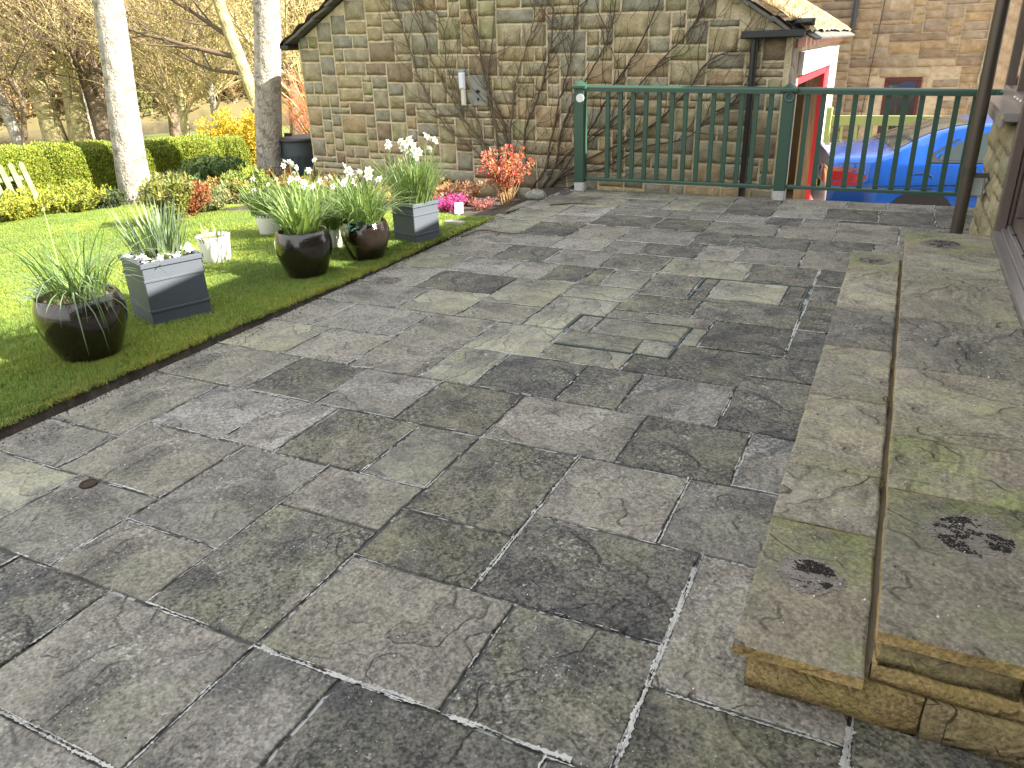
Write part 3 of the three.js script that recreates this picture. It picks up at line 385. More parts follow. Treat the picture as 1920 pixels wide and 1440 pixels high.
// roof: stone slates under dry moss
{
  const mid = (GX0 + GX1) / 2, yE = EAVE + 0.06, ov = 0.16;
  const mossTex = tex(512, (u, v, c) => { const f = fbm(u * 10, v * 26, 4, 26), g = fbm(u * 90, v * 60, 3, 90), r = vn(u * 5, v * 11, 11); const k = 0.5 + 0.5 * f + 0.45 * (g - 0.5); c[0] = 0.42 * k; c[1] = (0.31 + 0.05 * r) * k; c[2] = (0.17 + 0.06 * r) * k; }, true);
  M.mossRoof = mat([1, 1, 1], 1, { map: mossTex, bumpMap: mossTex, bumpScale: 0.05 });
  const plane = (x0, y0, x1, y1) => { const mb = new MB(), n = 40, m = 30; for (let j = 0; j <= m; j++) for (let i = 0; i <= n; i++) { const t = i / n, z = mix(GZW + 0.14, GZ2, j / m), e = (i === n || j === 0) ? 1 : 0; mb.v(mix(x0, x1, t), mix(y0, y1, t) + 0.03 * fbm(t * 40 + 9, z * 9 + 90, 3, 256) + 0.012 * ((t * 14) % 1) - e * rr(0, 0.03), z + (j === 0 ? rr(-0.02, 0.04) : 0), 0, 1, 0, t * 3.5, z * 0.7); } for (let j = 0; j < m; j++) for (let i = 0; i < n; i++) { const a = j * (n + 1) + i; x1 > x0 ? mb.q(a, a + 1, a + n + 2, a + n + 1) : mb.q(a, a + n + 1, a + n + 2, a + 1); } return mb.geo(true); };
  const roof = part('roof', merge([plane(mid, RIDGE + 0.1, GX1 + ov, yE - 0.02 + gTilt(GX1)), plane(mid, RIDGE + 0.1, GX0 - ov, yE - 0.05 + gTilt(GX0))]), M.mossRoof, garage);
  const slate = mat([0.17, 0.165, 0.15], 0.9, { map: stoneTex, bumpMap: stoneBump, bumpScale: 0.01 });
  for (let z = GZW - 0.1; z > GZ2; z -= 0.42) { const m = part('eave_slate', boxG(0.36, 0.022, 0.405, 0, 0, 0, 0.005), slate, roof); m.position.set(GX1 + 0.06, yE - 0.015 + gTilt(GX1) + rr(-0.004, 0.004), z - 0.2); m.rotation.z = -0.52 + rr(-0.02, 0.02); }
  // verge slates seen edge-on along both slopes
  const verge = (x0, y0, x1, y1) => { const L = Math.hypot(x1 - x0, y1 - y0), n = Math.round(L / 0.3), an = Math.atan2(y1 - y0, x1 - x0); for (let k = 0; k < n; k++) { const m = part('verge_slate', boxG(0.34, 0.035, 0.4, 0, 0, 0, 0.006), slate, roof); m.position.set(mix(x0, x1, (k + 0.5) / n), mix(y0, y1, (k + 0.5) / n) + rr(-0.005, 0.005), GZW - 0.06 + rr(-0.015, 0.015)); m.rotation.z = an + rr(-0.04, 0.04) - 0.05; } };
  verge(GX0 - 0.12, EAVE - 0.02 + gTilt(GX0), mid, RIDGE + 0.05); verge(GX1 + 0.06, EAVE + gTilt(GX1), mid, RIDGE + 0.05);
  const tuft = new MB(); for (let k = 0; k < 9000; k++) { const t = rr(0.42, 1), z = R() < 0.3 ? GZW + rr(0.0, 0.14) : mix(GZW + 0.1, GZ2 + 1, R()); tuft.blade(mix(mid, GX1 + ov, t), mix(RIDGE + 0.1, yE - 0.02 + gTilt(GX1), t) + 0.012, z, rr(0, 6.28), rr(0.3, 1.3), rr(0.03, 0.09), 0.006, rr(0, 1), 2); }
  const m = part('dry_moss', tuft.geo(), mat([0.42, 0.31, 0.17], 0.9, { side: THREE.DoubleSide }), roof); m.userData.kind = 'stuff';
  const gut = mat([0.015, 0.016, 0.018], 0.35), zg = GZW + 0.07, yg = 1.61;
  part('gutter_box', boxG(0.62, 0.075, 0.14, -1.35, yg, zg + 0.02, 0.012), gut, garage); part('gutter_end', boxG(0.2, 0.07, 0.16, -1.06, yg + 0.1, zg, 0.03), gut, garage);
  const dp = new MB(); dp.tube([V3(-1.53, 1.6, zg), V3(-1.53, 0.8, zg), V3(-1.535, -0.9, zg)], [0.036, 0.036, 0.036], 14); part('downpipe', dp.geo(), gut, garage);
  const cl = new MB(); cl.tube([V3(-1.53, 1.53, zg), V3(-1.53, 1.43, zg)], [0.043, 0.043], 14); part('pipe_collar', cl.geo(), gut, garage);
  const gl = new MB(); gl.tube([V3(GX0 - 0.14, EAVE - 0.04 + gTilt(GX0), GZW + 0.16), V3(GX0 - 0.14, EAVE - 0.04 + gTilt(GX0), GZ2)], [0.055, 0.055], 10); part('left_gutter', gl.geo(), gut, garage); part('gutter_stop_end', boxG(0.13, 0.06, 0.05, GX0 - 0.1, EAVE - 0.06 + gTilt(GX0), GZW + 0.15, 0.01), gut, garage);
}
// wall lamp and vents
{ const t = thing('wall_lamp', 'slim white bulkhead lamp on the stone gable wall among bare stems', 'lamp', [-5.06, 0.92, GZW + 0.03]);
  part('diffuser', boxG(0.085, 0.2, 0.06, 0, 0.29, 0.02, 0.018), mat([0.7, 0.74, 0.82], 0.35), t); part('base', boxG(0.065, 0.2, 0.045, 0.006, 0.095, 0.012, 0.012), mat([0.6, 0.58, 0.5], 0.5), t); part('end_cap', boxG(0.08, 0.025, 0.055, 0, 0.4, 0.015, 0.006), mat([0.3, 0.31, 0.33], 0.4), t); }
{ const t = thing('air_vent', 'pale plate with two small dark vent holes beside wall lamp', 'vent', [-4.86, 0.93, GZW + 0.012]); part('plate', boxG(0.26, 0.36, 0.02, 0.02, 0.16, 0, 0.006), mat([0.25, 0.25, 0.22], 0.85), t); part('vent_hole', boxG(0.05, 0.035, 0.01, 0, 0.15, 0.012), mat([0.01, 0.01, 0.01], 0.9), t); part('vent_hole', new THREE.ConeGeometry(0.025, 0.05, 3).rotateZ(Math.PI).scale(1, 1, 0.3).translate(0.0, 0.05, 0.012), mat([0.01, 0.01, 0.01], 0.9), t); }
// bare climber: trained stems on the wall with side shoots
{
  const t = thing('bare_climber', 'leafless climbing plant fanning brown stems over the stone gable wall', 'climber');
  const stems = [[[-4.35,-0.3],[-4.38,-0.03],[-4.47,0.46],[-4.53,0.75],[-4.63,1.03],[-4.76,1.34],[-4.81,1.7],[-4.91,1.93],[-4.94,2.3]],[[-4.4,-0.3],[-4.5,0.0],[-4.74,0.32],[-4.9,0.84],[-5.05,0.9],[-5.19,1.13],[-5.26,1.41],[-5.3,1.77],[-5.39,2.01],[-5.43,2.3]],[[-4.42,-0.25],[-4.64,0.13],[-5.01,0.45],[-5.27,0.61],[-5.49,0.87],[-5.66,1.16],[-5.82,1.61],[-5.94,1.98],[-6.0,2.3]],[[-4.19,-0.26],[-4.11,-0.05],[-3.96,0.15],[-3.88,0.47],[-3.77,0.9],[-3.63,1.37],[-3.53,1.82],[-3.47,2.3]],[[-4.08,-0.22],[-3.75,0.09],[-3.4,0.29],[-2.87,0.55],[-2.56,0.73],[-2.21,1.07],[-1.99,1.36],[-1.71,1.49]],[[-4.08,-0.2],[-3.82,0.03],[-3.47,0.48],[-3.0,0.82],[-2.7,1.19],[-2.41,1.48],[-2.19,1.71],[-2.09,2.1]],[[-4.45,-0.2],[-4.6,0.1],[-4.62,0.52],[-4.67,0.9],[-4.69,1.27],[-4.62,1.63],[-4.54,2.3]],[[-4.3,-0.2],[-4.48,0.13],[-4.38,0.72],[-4.33,1.15],[-4.18,1.5],[-4.07,1.84],[-3.99,2.3]],[[-4.05,-0.2],[-3.7,0.1],[-3.2,0.2],[-2.7,0.45],[-2.2,0.58],[-1.9,0.85],[-1.62,0.95]],[[-4.1,-0.2],[-3.8,0.2],[-3.72,0.7],[-3.4,1.2],[-3.15,1.6],[-3.0,2.3]],[[-3.9,0.1],[-3.4,0.6],[-3.1,1.1],[-2.8,1.5],[-2.6,1.9],[-2.5,2.2]],[[-4.55,0.2],[-4.95,0.6],[-5.3,1.1],[-5.55,1.6],[-5.62,2.2]],[[-4.2,0.1],[-4.2,0.6],[-4.0,1.1],[-3.85,1.6],[-3.8,2.3]]];
  const barks = [mat([0.062, 0.044, 0.03], 0.9), mat([0.085, 0.062, 0.04], 0.9), mat([0.13, 0.1, 0.06], 0.9)];
  const shoot = (mb, x, y, an, len, r, dep) => { const pts = [], n = 7; let px = x, py = y, a = an; for (let k = 0; k <= n; k++) { pts.push(V3(px, py, GZW + 0.025 + r + rr(0, 0.012))); px += Math.cos(a) * len / n; py += Math.sin(a) * len / n; a += rr(-0.28, 0.28) + (Math.PI / 2 - a) * 0.1; if (dep < 2 && k > 1 && R() < 0.3) shoot(mb, px, py, a + rr(-0.9, 0.9), len * rr(0.25, 0.55), r * 0.6, dep + 1); } mb.tube(pts, pts.map((_, k) => Math.max(0.0016, r * (1 - 0.75 * k / n))), 4); };
  for (const s of stems) {
    const c = new THREE.CatmullRomCurve3(s.map(([x, y]) => V3(x + rr(-0.02, 0.02), y, GZW + 0.03))), n = 40, pts = c.getPoints(n); for (const p of pts) { p.x += rr(-0.009, 0.009); p.z += rr(0.004, 0.03); }
    const r0 = rr(0.011, 0.02), mb = new MB(); mb.tube(pts, pts.map((_, k) => r0 * (1 - 0.65 * k / n)), 6);
    for (let k = 5; k < n; k++) if (R() < 0.55) { const d = pts[k].clone().sub(pts[k - 1]), a = Math.atan2(d.y, d.x) + (R() < 0.5 ? 1 : -1) * rr(0.2, 0.8); if (pts[k].y < 2.2) shoot(mb, pts[k].x, pts[k].y, a, rr(0.25, 0.85), rr(0.0035, 0.006), 0); }
    part('stem', mb.geo(), pick(barks), t);
  }
}
// ---------- green railing at the end of the terrace ----------
M.green = mat([0.032, 0.082, 0.056], 0.36);
{
  const t = thing('railing', 'dark green painted metal railing with square posts along the far terrace edge', 'railing');
  const zr = -8.6, ty = x => 1.088 - 0.019 * (x + 1.1);
  const post = (x, z, h) => { const p = part('post', boxG(0.118, h, 0.118, x, h / 2 + 0.1, z, 0.008), M.green, t);
    part('post_cap', merge([boxG(0.175, 0.035, 0.175, x, h + 0.115, z, 0.006), new THREE.ConeGeometry(0.115, 0.06, 4).rotateY(Math.PI / 4).translate(x, h + 0.154, z).toNonIndexed()]), M.green, p);
    part('post_foot', boxG(0.122, 0.11, 0.122, x, 0.054, z, 0.012), mat([0.55, 0.55, 0.53], 0.75, { map: stoneTex }), p); return p; };
  const p1 = post(-3.32, zr, 1.03), p2 = post(-1.08, zr, 0.98), p3 = post(0.8, zr, 0.93);
  const rail = (x0, x1, y0, y1, h, d) => { const s = new THREE.Shape(); s.moveTo(-d / 2, -h / 2); s.lineTo(d / 2, -h / 2); s.lineTo(d / 2, h * 0.1); s.absellipse(0, h * 0.1, d / 2, h * 0.4, 0, Math.PI, false); s.closePath(); const g = new THREE.ExtrudeGeometry(s, { depth: x1 - x0, bevelEnabled: false, curveSegments: 10 }); g.translate(0, 0, -(x1 - x0) / 2); g.rotateY(Math.PI / 2); g.rotateZ(Math.atan2(y1 - y0, x1 - x0)); g.translate((x0 + x1) / 2, (y0 + y1) / 2, zr); return g; };
  for (const [a, b, n, first] of [[-3.265, -1.135, 13, -2.997], [-1.025, 0.745, 11, -0.9]]) {
    part('top_rail', merge([rail(a, b, ty(a), ty(b), 0.065, 0.085)]), M.green, t); part('bottom_rail', rail(a, b, 0.145, 0.138, 0.04, 0.035), M.green, t);
    for (let k = 0; k < n; k++) { const x = first + k * 0.1455; if (x > b - 0.05) break; const y1 = ty(x) - 0.03, y0 = 0.163; part('baluster', boxG(0.048, y1 - y0, 0.03, x, (y0 + y1) / 2, zr, 0.004), M.green, t); }
  }
  const ring = (p, x, y, c) => part('hanging_ring', new THREE.TorusGeometry(0.04, 0.009, 8, 20).translate(x, y, zr + 0.066), c, p);
  part('round_reflector', new THREE.CylinderGeometry(0.045, 0.045, 0.02, 20).rotateX(Math.PI / 2).translate(-3.305, 1.03, zr + 0.06), mat([0.72, 0.72, 0.7], 0.3), p1);
  ring(p2, -1.07, 1.03, mat([0.1, 0.16, 0.15], 0.5, { metalness: 0.4 }));
}
// ---------- blue saloon car on the driveway ----------
{
  const car = thing('blue_car', 'bright blue car parked on the drive behind the railing', 'car', [-0.88, -0.79, -10.75], 12 * D2R);
  const paint = new THREE.MeshPhysicalMaterial({ color: lin(0.01, 0.095, 0.47), roughness: 0.3, clearcoat: 1, clearcoatRoughness: 0.02, metalness: 0.3 });
  const glassM = new THREE.MeshPhysicalMaterial({ color: lin(0.05, 0.07, 0.075), roughness: 0.03, metalness: 0.0, clearcoat: 1, clearcoatRoughness: 0.02 });
  const blk = mat([0.012, 0.012, 0.014], 0.5);
  // local frame: x from rear bumper (0) to nose (4.6), z half-width; near side is +z. rows of the section from sill to roof centre
  const L = 4.6, belt = x => 0.96 + 0.03 * sm(4.4, 1, x) - 0.22 * sm(3.4, 4.6, x), wB = x => 0.9 * (1 - 0.12 * sm(0.5, 0, x) - 0.16 * sm(3.8, 4.6, x)) ;
  const top = x => x < 0.62 ? mix(1.06, 1.1, x / 0.62) : x < 1.6 ? mix(1.1, 1.4, Math.sin(((x - 0.62) / 0.98) * Math.PI / 2)) : x < 2.4 ? 1.4 + 0.02 * Math.sin((x - 1.6) / 0.8 * 3.14) : x < 3.3 ? mix(1.4, 0.99, Math.pow((x - 2.4) / 0.9, 1.2)) : mix(0.99, 0.72, Math.pow((x - 3.3) / 1.3, 2));
  const wT = x => { const c = sm(0.6, 1.15, x) * (1 - sm(2.9, 3.4, x)); return mix(wB(x) * 0.93, 0.6, c); };
  const sec = x => { const b = belt(x), w = wB(x), t = Math.max(top(x), b + 0.03), k = wT(x), lo = 0.24 + 0.12 * sm(0.35, 0, x); return [[w * 0.9, lo], [w * 0.97, lo + 0.12], [w, 0.58], [w * 0.985, 0.72], [w * 0.995, 0.78], [w * 0.965, b - 0.03], [w * 0.93, b + 0.005], [k + (w * 0.93 - k) * 0.08, t - 0.045], [k * 0.9, t - 0.012], [k * 0.5, t + 0.012], [0, t + 0.02]]; };
  const body = (x0, x1, n, r0, r1, off = 0, side = 0) => { const mb = new MB(); const S = side === 0 ? [1, -1] : [side]; for (const sg of S) { const base = mb.p.length / 3, m = r1 - r0 + 1; for (let i = 0; i <= n; i++) { const x = mix(x0, x1, i / n), q = sec(x); for (let r = r0; r <= r1; r++) mb.v(x, q[r][1] + off * (r >= 8 ? 1 : 0.25), sg * (q[r][0] + off * (r < 8 ? 1 : 0.2)), 0, 1, 0, x, r * 0.1); } for (let i = 0; i < n; i++) for (let r = 0; r < m - 1; r++) { const a = base + i * m + r; sg > 0 ? mb.q(a, a + m, a + m + 1, a + 1) : mb.q(a, a + 1, a + m + 1, a + m); } } return mb.geo(true); };
  const shell = body(0, L, 70, 0, 10); // rear and front ends
  const endCap = (x, dir) => { const q = sec(x), mb = new MB(); const P = [...q.map(p => [p[1], p[0]]), ...q.slice(0, -1).reverse().map(p => [p[1], -p[0]])]; const c = mb.v(x + dir * 0.05, 0.65, 0, dir, 0, 0); const id = P.map(p => mb.v(x, p[0], p[1], dir, 0, 0)); for (let k = 0; k < id.length; k++) dir < 0 ? mb.t(c, id[(k + 1) % id.length], id[k]) : mb.t(c, id[k], id[(k + 1) % id.length]); return mb.geo(true); };
  const b = part('body', merge([shell, endCap(0, -1), endCap(L, 1)]), paint, car);
  const patch = (name, pts, m, parent, z0) => { // pts [x, f] f = 0 belt .. 1 roof edge on near side glass plane
    const mb = new MB(); const id = pts.map(([x, f]) => { const q = sec(x), y = mix(q[6][1] + 0.01, q[7][1], f), z = mix(q[6][0], q[7][0], f) + 0.006; return mb.v(x, y, z, 0, 0, 1); }); for (const f of THREE.ShapeUtils.triangulateShape(pts.map(([x, f]) => new THREE.Vector2(x, f)), [])) mb.t(f[0], f[1], f[2]); const o = part(name, mb.geo(true), m, parent); return o; };
  const curve = (x0, x1) => { const a = []; for (let k = 0; k <= 12; k++) { const x = mix(x0, x1, k / 12); a.push([x, 0.9]); } return a; };
  patch('side_window', [[1.14, 0.08], [3.0, 0.06], [2.45, 0.9], [2.0, 0.92], [1.65, 0.86], [1.38, 0.64], [1.18, 0.3]], glassM, b); patch('window_trim', [[1.07, 0.0], [3.1, 0.0], [3.1, 0.055], [1.15, 0.07], [1.11, 0.3], [1.38, 0.72], [1.34, 0.74], [1.05, 0.3]], blk, b);
  { const mb = new MB(), n = 14; for (let i = 0; i <= n; i++) { const x = mix(0.68, 1.5, i / n), q = sec(x), hw = q[8][0] * 0.97; for (const s of [-1, -0.5, 0, 0.5, 1]) mb.v(x, q[10][1] - 0.032 * s * s + 0.008, s * hw, 0, 1, 0); } for (let i = 0; i < n; i++) for (let k = 0; k < 4; k++) { const a = i * 5 + k; mb.q(a, a + 1, a + 6, a + 5); } part('rear_window', mb.geo(true), glassM, b); }
  const lamp = mat([0.5, 0.008, 0.01], 0.12); // wrap-round tail lamp
  { const mk = (f0, f1, x1, m, nm) => { const mb = new MB(); const P = []; for (const x of [0.0, 0.06, 0.14, 0.24, 0.34, x1]) { const q = sec(x); const zz = y => { for (let k = 1; k < 7; k++) if (y <= q[k][1]) return mix(q[k - 1][0], q[k][0], (y - q[k - 1][1]) / (q[k][1] - q[k - 1][1])); return q[6][0]; }; const sh = Math.pow(x / x1, 3) * 0.5; P.push([x, mix(f0, f1, sh), zz(mix(f0, f1, sh))], [x, mix(f1, f0, sh), zz(mix(f1, f0, sh))]); } const id = P.map(p => mb.v(p[0], p[1], p[2] + 0.007, 0, 0, 1)); for (let k = 0; k + 3 < id.length; k += 2) mb.q(id[k], id[k + 2], id[k + 3], id[k + 1]); const a = mb.v(-0.02, f0, sec(0)[3][0] + 0.0, -1, 0, 0), c = mb.v(-0.02, f1, sec(0)[5][0], -1, 0, 0), a2 = mb.v(-0.03, f0, 0.42, -1, 0, 0), c2 = mb.v(-0.03, f1, 0.42, -1, 0, 0); mb.q(a, c, c2, a2); mb.q(id[0], id[1], c, a); part(nm, mb.geo(true), m, b); };
    mk(0.74, 0.9, 0.54, lamp, 'tail_lamp'); mk(0.902, 0.95, 0.36, mat([0.45, 0.1, 0.03], 0.15), 'tail_lamp'); }
  part('boot_badge', boxG(0.015, 0.06, 0.3, -0.05, 0.84, 0, 0.004), mat([0.7, 0.7, 0.7], 0.2, { metalness: 1 }), b); part('number_plate', boxG(0.015, 0.11, 0.52, -0.055, 0.66, 0, 0.003), mat([0.7, 0.55, 0.08], 0.5), b);
  const line = (pts, m) => { const mb = new MB(); mb.tube(pts.map(([x, y]) => { const q = sec(x); let z = q[2][0]; for (let k = 1; k < 7; k++) if (y <= q[k][1] && y > q[k - 1][1]) z = mix(q[k - 1][0], q[k][0], (y - q[k - 1][1]) / (q[k][1] - q[k - 1][1])); return V3(x, y, z + 0.001); }), pts.map(() => 0.0045), 5); return mb.geo(); };
  part('fuel_flap', line([[0.86, 0.73], [0.88, 0.86], [0.92, 0.88], [1.04, 0.88], [1.09, 0.86], [1.1, 0.72], [1.07, 0.69], [0.92, 0.68], [0.87, 0.7], [0.86, 0.73]], blk), blk, b); part('crease', line(Array.from({ length: 24 }, (_, k) => [0.5 + k * 0.15, 0.745 + 0.004 * k]), blk), blk, b);
  for (const [x, s] of [[1.02, 1], [3.75, 1], [1.02, -1], [3.75, -1]]) { const w = part('wheel', new THREE.TorusGeometry(0.245, 0.085, 12, 32).translate(x, 0.32, s * 0.79), mat([0.015, 0.015, 0.016], 0.8), car); part('rim', new THREE.CylinderGeometry(0.2, 0.2, 0.13, 24).rotateX(Math.PI / 2).translate(x, 0.32, s * 0.79), mat([0.4, 0.4, 0.42], 0.3, { metalness: 0.9 }), w); const ar = part('wheel_arch', new THREE.RingGeometry(0.2, 0.375, 32, 1, 0, Math.PI).translate(x, 0.34, 0), blk, car); ar.position.z = s * 0.905; if (s < 0) { ar.rotation.y = Math.PI; ar.position.x = x * 2; } }
}
// ---------- green fence beyond the car, sunlight put into its pale colour ----------
{
  const t = thing('boundary_fence', 'green fence with wide top board beyond the blue car, sunlit tone painted in', 'fence'); const m = mat([0.24, 0.3, 0.1], 0.7), zf = -14.0;
  for (const x of [-1.13, 1.3, 3.6]) part('post', boxG(0.12, 1.42, 0.12, x, -0.2, zf, 0.012), m, t);
  for (const [a, b] of [[-1.07, 1.24], [1.36, 3.54]]) { part('top_board', boxG(b - a, 0.15, 0.06, (a + b) / 2, 0.31, zf, 0.008), m, t); part('bottom_board', boxG(b - a, 0.1, 0.05, (a + b) / 2, -0.75, zf, 0.008), m, t); for (let x = a + 0.17; x < b; x += 0.22) part('baluster', boxG(0.04, 0.94, 0.03, x, -0.235, zf, 0.004), m, t); }
}
// ---------- neighbouring house with tan stone wall ----------
{
  const t = thing('neighbour_house', 'tan sandstone house wall with a maroon window beyond the drive', 'house');
  const zw = -17, x0 = -3.6, x1 = 6, y0 = -0.9, H = 5.4;
  const NW = stoneMats([[0.46, 0.345, 0.215], [0.5, 0.385, 0.25], [0.44, 0.315, 0.185], [0.52, 0.41, 0.27], [0.42, 0.335, 0.24], [0.37, 0.29, 0.21], [0.5, 0.36, 0.2], [0.34, 0.25, 0.17]]);
  const wall = part('front_wall', boxG(x1 - x0, H, 0.4, (x0 + x1) / 2, y0 + H / 2, zw - 0.214), mat([0.62, 0.51, 0.37], 0.95, { map: stoneTex, bumpMap: stoneBump, bumpScale: 0.006 }), t);
  const win = { x0: -0.45, x1: 0.17, y0: -0.55, y1: 0.8 };
  for (const [x, y, w, h] of packWall(5.6, 3.6, 0.105, 0.072, [3, 4, 4, 5, 6, 7, 8], [1, 2, 2, 2, 3])) {
    const X = -2.9 + x, Y = -0.9 + y; if (X + w / 2 > win.x0 - 0.08 && X - w / 2 < win.x1 + 0.1 && Y + h / 2 > win.y0 && Y - h / 2 < win.y1 + 0.17) continue;
    const m = part('stone', stoneG(w - 0.02, h - 0.02, 0.05, 0.016, 0.006), pick(NW), wall); m.position.set(X, Y, zw);
  }
  part('lintel', stoneG(0.84, 0.16, 0.06, 0.006), mat([0.5, 0.41, 0.28], 0.9, { map: stoneTex }), t).position.set(-0.13, 0.885, zw + 0.004);
  part('jamb_stone', stoneG(0.09, 1.34, 0.05, 0.006), NW[1], t).position.set(0.225, 0.13, zw + 0.002);
  const wf = mat([0.09, 0.018, 0.02], 0.4), w = part('window', merge([boxG(0.62, 0.07, 0.06, -0.14, 0.765, zw - 0.03, 0.006), boxG(0.62, 0.07, 0.06, -0.14, -0.515, zw - 0.03, 0.006), boxG(0.07, 1.21, 0.06, -0.415, 0.125, zw - 0.03, 0.006), boxG(0.07, 1.21, 0.06, 0.135, 0.125, zw - 0.03, 0.006)]), wf, t);
  part('pane', boxG(0.48, 1.2, 0.012, -0.14, 0.125, zw - 0.0), new THREE.MeshPhysicalMaterial({ color: lin(0.05, 0.045, 0.04), roughness: 0.04, clearcoat: 1 }), w).position.z = -0.004;
  const cr = new MB(); const pts = []; for (let y = 2.2; y > 0.2; y -= 0.08) pts.push(V3(1.12 + 0.05 * (y - 1) + 0.05 * (vn(y * 3, 5) - 0.5) + rr(-0.015, 0.015), y, zw + 0.03)); cr.tube(pts, pts.map(() => rr(0.012, 0.026)), 5); part('straight_joint', cr.geo(), mat([0.5, 0.46, 0.36], 0.95, { map: stoneTex }), t);
  part('buttress', boxG(4.8, 5, 0.2, 3.62, 1.6, zw - 0.02, 0.01), mat([0.5, 0.38, 0.25], 0.95, { map: stoneTex, bumpMap: stoneBump, bumpScale: 0.01 }), t);
  const pp = new MB(); pp.tube([V3(-1.1, 3, zw + 0.08), V3(-1.14, 1.55, zw + 0.08)], [0.045, 0.045], 10); part('downpipe', pp.geo(), mat([0.06, 0.065, 0.075], 0.4), t);
  const cb = new MB(); const cp = []; for (let k = 0; k <= 20; k++) cp.push(V3(-0.62 - k * 0.01, 2.6 - k * 0.16, zw + 0.04)); cb.tube(cp, cp.map(() => 0.008), 5); part('cable', cb.geo(), mat([0.1, 0.05, 0.03], 0.7), t);
}
// ---------- our own house on the right: pier, sliding doors, glazed corner, roof that shades the terrace ----------
{
  const t = thing('own_house', 'near house side with bronze sliding doors and stone pier at right edge', 'house');
  const bronze = mat([0.15, 0.12, 0.105], 0.35, { metalness: 0.5 }), bronzeL = mat([0.32, 0.3, 0.3], 0.28, { metalness: 0.6 });
  const glass = new THREE.MeshPhysicalMaterial({ color: 0xffffff, roughness: 0, transmission: 1, thickness: 0, ior: 1.5, specularIntensity: 1 });
  // door track: stepped aluminium profile
  const tr = part('door_track', merge([boxG(0.05, 0.03, 7.1, 0.662, 0.325, -2.5, 0.006), boxG(0.03, 0.05, 7.1, 0.705, 0.335, -2.5, 0.005), boxG(0.02, 0.07, 7.1, 0.732, 0.345, -2.5, 0.004), boxG(0.05, 0.04, 7.1, 0.77, 0.33, -2.5, 0.005), boxG(0.02, 0.07, 7.1, 0.81, 0.345, -2.5, 0.004)]), bronzeL, t);
  for (const z of [-5.75, -5.2, -4.95, -4.55, -4.2]) part('track_screw', new THREE.SphereGeometry(0.011, 8, 6).translate(0.735, 0.385, z), mat([0.03, 0.03, 0.035], 0.4), tr);
  // sliding leaf and fixed leaf
  const leaf = (x, z0, z1, nm) => { const f = part(nm, merge([boxG(0.045, 0.07, z0 - z1, x, 0.415, (z0 + z1) / 2, 0.005), boxG(0.045, 0.08, z0 - z1, x, 2.36, (z0 + z1) / 2, 0.005), boxG(0.045, 1.87, 0.07, x, 1.385, z0 - 0.035, 0.005), boxG(0.045, 1.87, 0.07, x, 1.385, z1 + 0.035, 0.005)]), bronze, t); part('glass_pane', new THREE.PlaneGeometry(z0 - z1 - 0.13, 1.88).rotateY(-Math.PI / 2).translate(x, 1.385, (z0 + z1) / 2), glass, f); return f; };
  leaf(0.77, -3.9, -6.02, 'fixed_leaf'); leaf(0.73, -1.9, -4.05, 'sliding_leaf'); leaf(0.77, 1.0, -1.85, 'fixed_leaf');
  part('door_jamb', merge([boxG(0.06, 2.1, 0.1, 0.69, 1.37, -6.1, 0.006), boxG(0.025, 2.1, 0.05, 0.735, 1.37, -6.09, 0.004)]), bronze, t);
  part('door_head', boxG(0.16, 0.12, 7.2, 0.74, 2.47, -2.55, 0.006), bronze, t);
  // stone pier (dwarf wall) carrying the corner glazing
  const pm = stoneMats([[0.37, 0.33, 0.2], [0.34, 0.31, 0.19], [0.4, 0.345, 0.2], [0.3, 0.28, 0.18]]);
  const pw = part('dwarf_wall', boxG(0.2, 1.3, 1.56, 0.765, 0.35, -6.95), mat([0.5, 0.46, 0.33], 0.95, { map: stoneTex, bumpMap: stoneBump, bumpScale: 0.01 }), t);
  for (const [z, y, w, h] of packWall(1.56, 1.3, 0.12, 0.1, [2, 3, 3, 4], [1, 2, 2])) { const m = part('stone', stoneG(w - 0.012, h - 0.012, 0.06, 0.018, 0.008), pick(pm), pw); m.rotation.y = -Math.PI / 2; m.position.set(0.652, -0.3 + y, -6.18 - z); }
  const near = []; for (const [x, y, w, h] of packWall(0.24, 0.8, 0.08, 0.1, [1, 2], [1, 2])) near.push([x, y, w, h]);
  part('window_sill', merge([boxG(0.17, 0.055, 1.68, 0.655, 1.055, -6.98, 0.006), boxG(0.02, 0.06, 1.68, 0.575, 1.02, -6.98, 0.004), boxG(0.06, 0.1, 1.6, 0.72, 1.12, -6.98, 0.005)]), bronzeL, t);
  for (let k = 0; k < 4; k++) part('sill_bolt', new THREE.SphereGeometry(0.014, 8, 6).translate(0.69, 1.13, -6.3 - k * 0.19), mat([0.55, 0.5, 0.48], 0.3, { metalness: 0.8 }), t);
  const cw = part('corner_window', merge([boxG(0.05, 1.3, 0.06, 0.72, 1.8, -6.2, 0.005), boxG(0.05, 1.3, 0.06, 0.72, 1.8, -6.95, 0.005), boxG(0.07, 1.3, 0.08, 0.72, 1.8, -7.74, 0.006), boxG(0.05, 0.07, 1.6, 0.72, 2.45, -6.97, 0.005), boxG(1.6, 0.07, 0.05, 1.56, 1.19, -7.74, 0.005), boxG(0.05, 1.3, 0.05, 1.5, 1.8, -7.74, 0.005)]), bronze, t);
  for (const z of [-6.57, -7.34]) part('glass_pane', new THREE.PlaneGeometry(0.72, 1.24).rotateY(-Math.PI / 2).translate(0.72, 1.8, z), glass, cw);
  part('glass_pane', new THREE.PlaneGeometry(0.72, 1.24).translate(1.12, 1.8, -7.74), glass, cw);
  part('end_dwarf_wall', boxG(2.2, 2.0, 0.24, 1.87, 0.13, -7.72), mat([0.37, 0.33, 0.2], 0.95, { map: stoneTex, bumpMap: stoneBump, bumpScale: 0.01 }), t);
  // rooms and upper walls
  const inn = mat([0.4, 0.38, 0.34], 0.9);
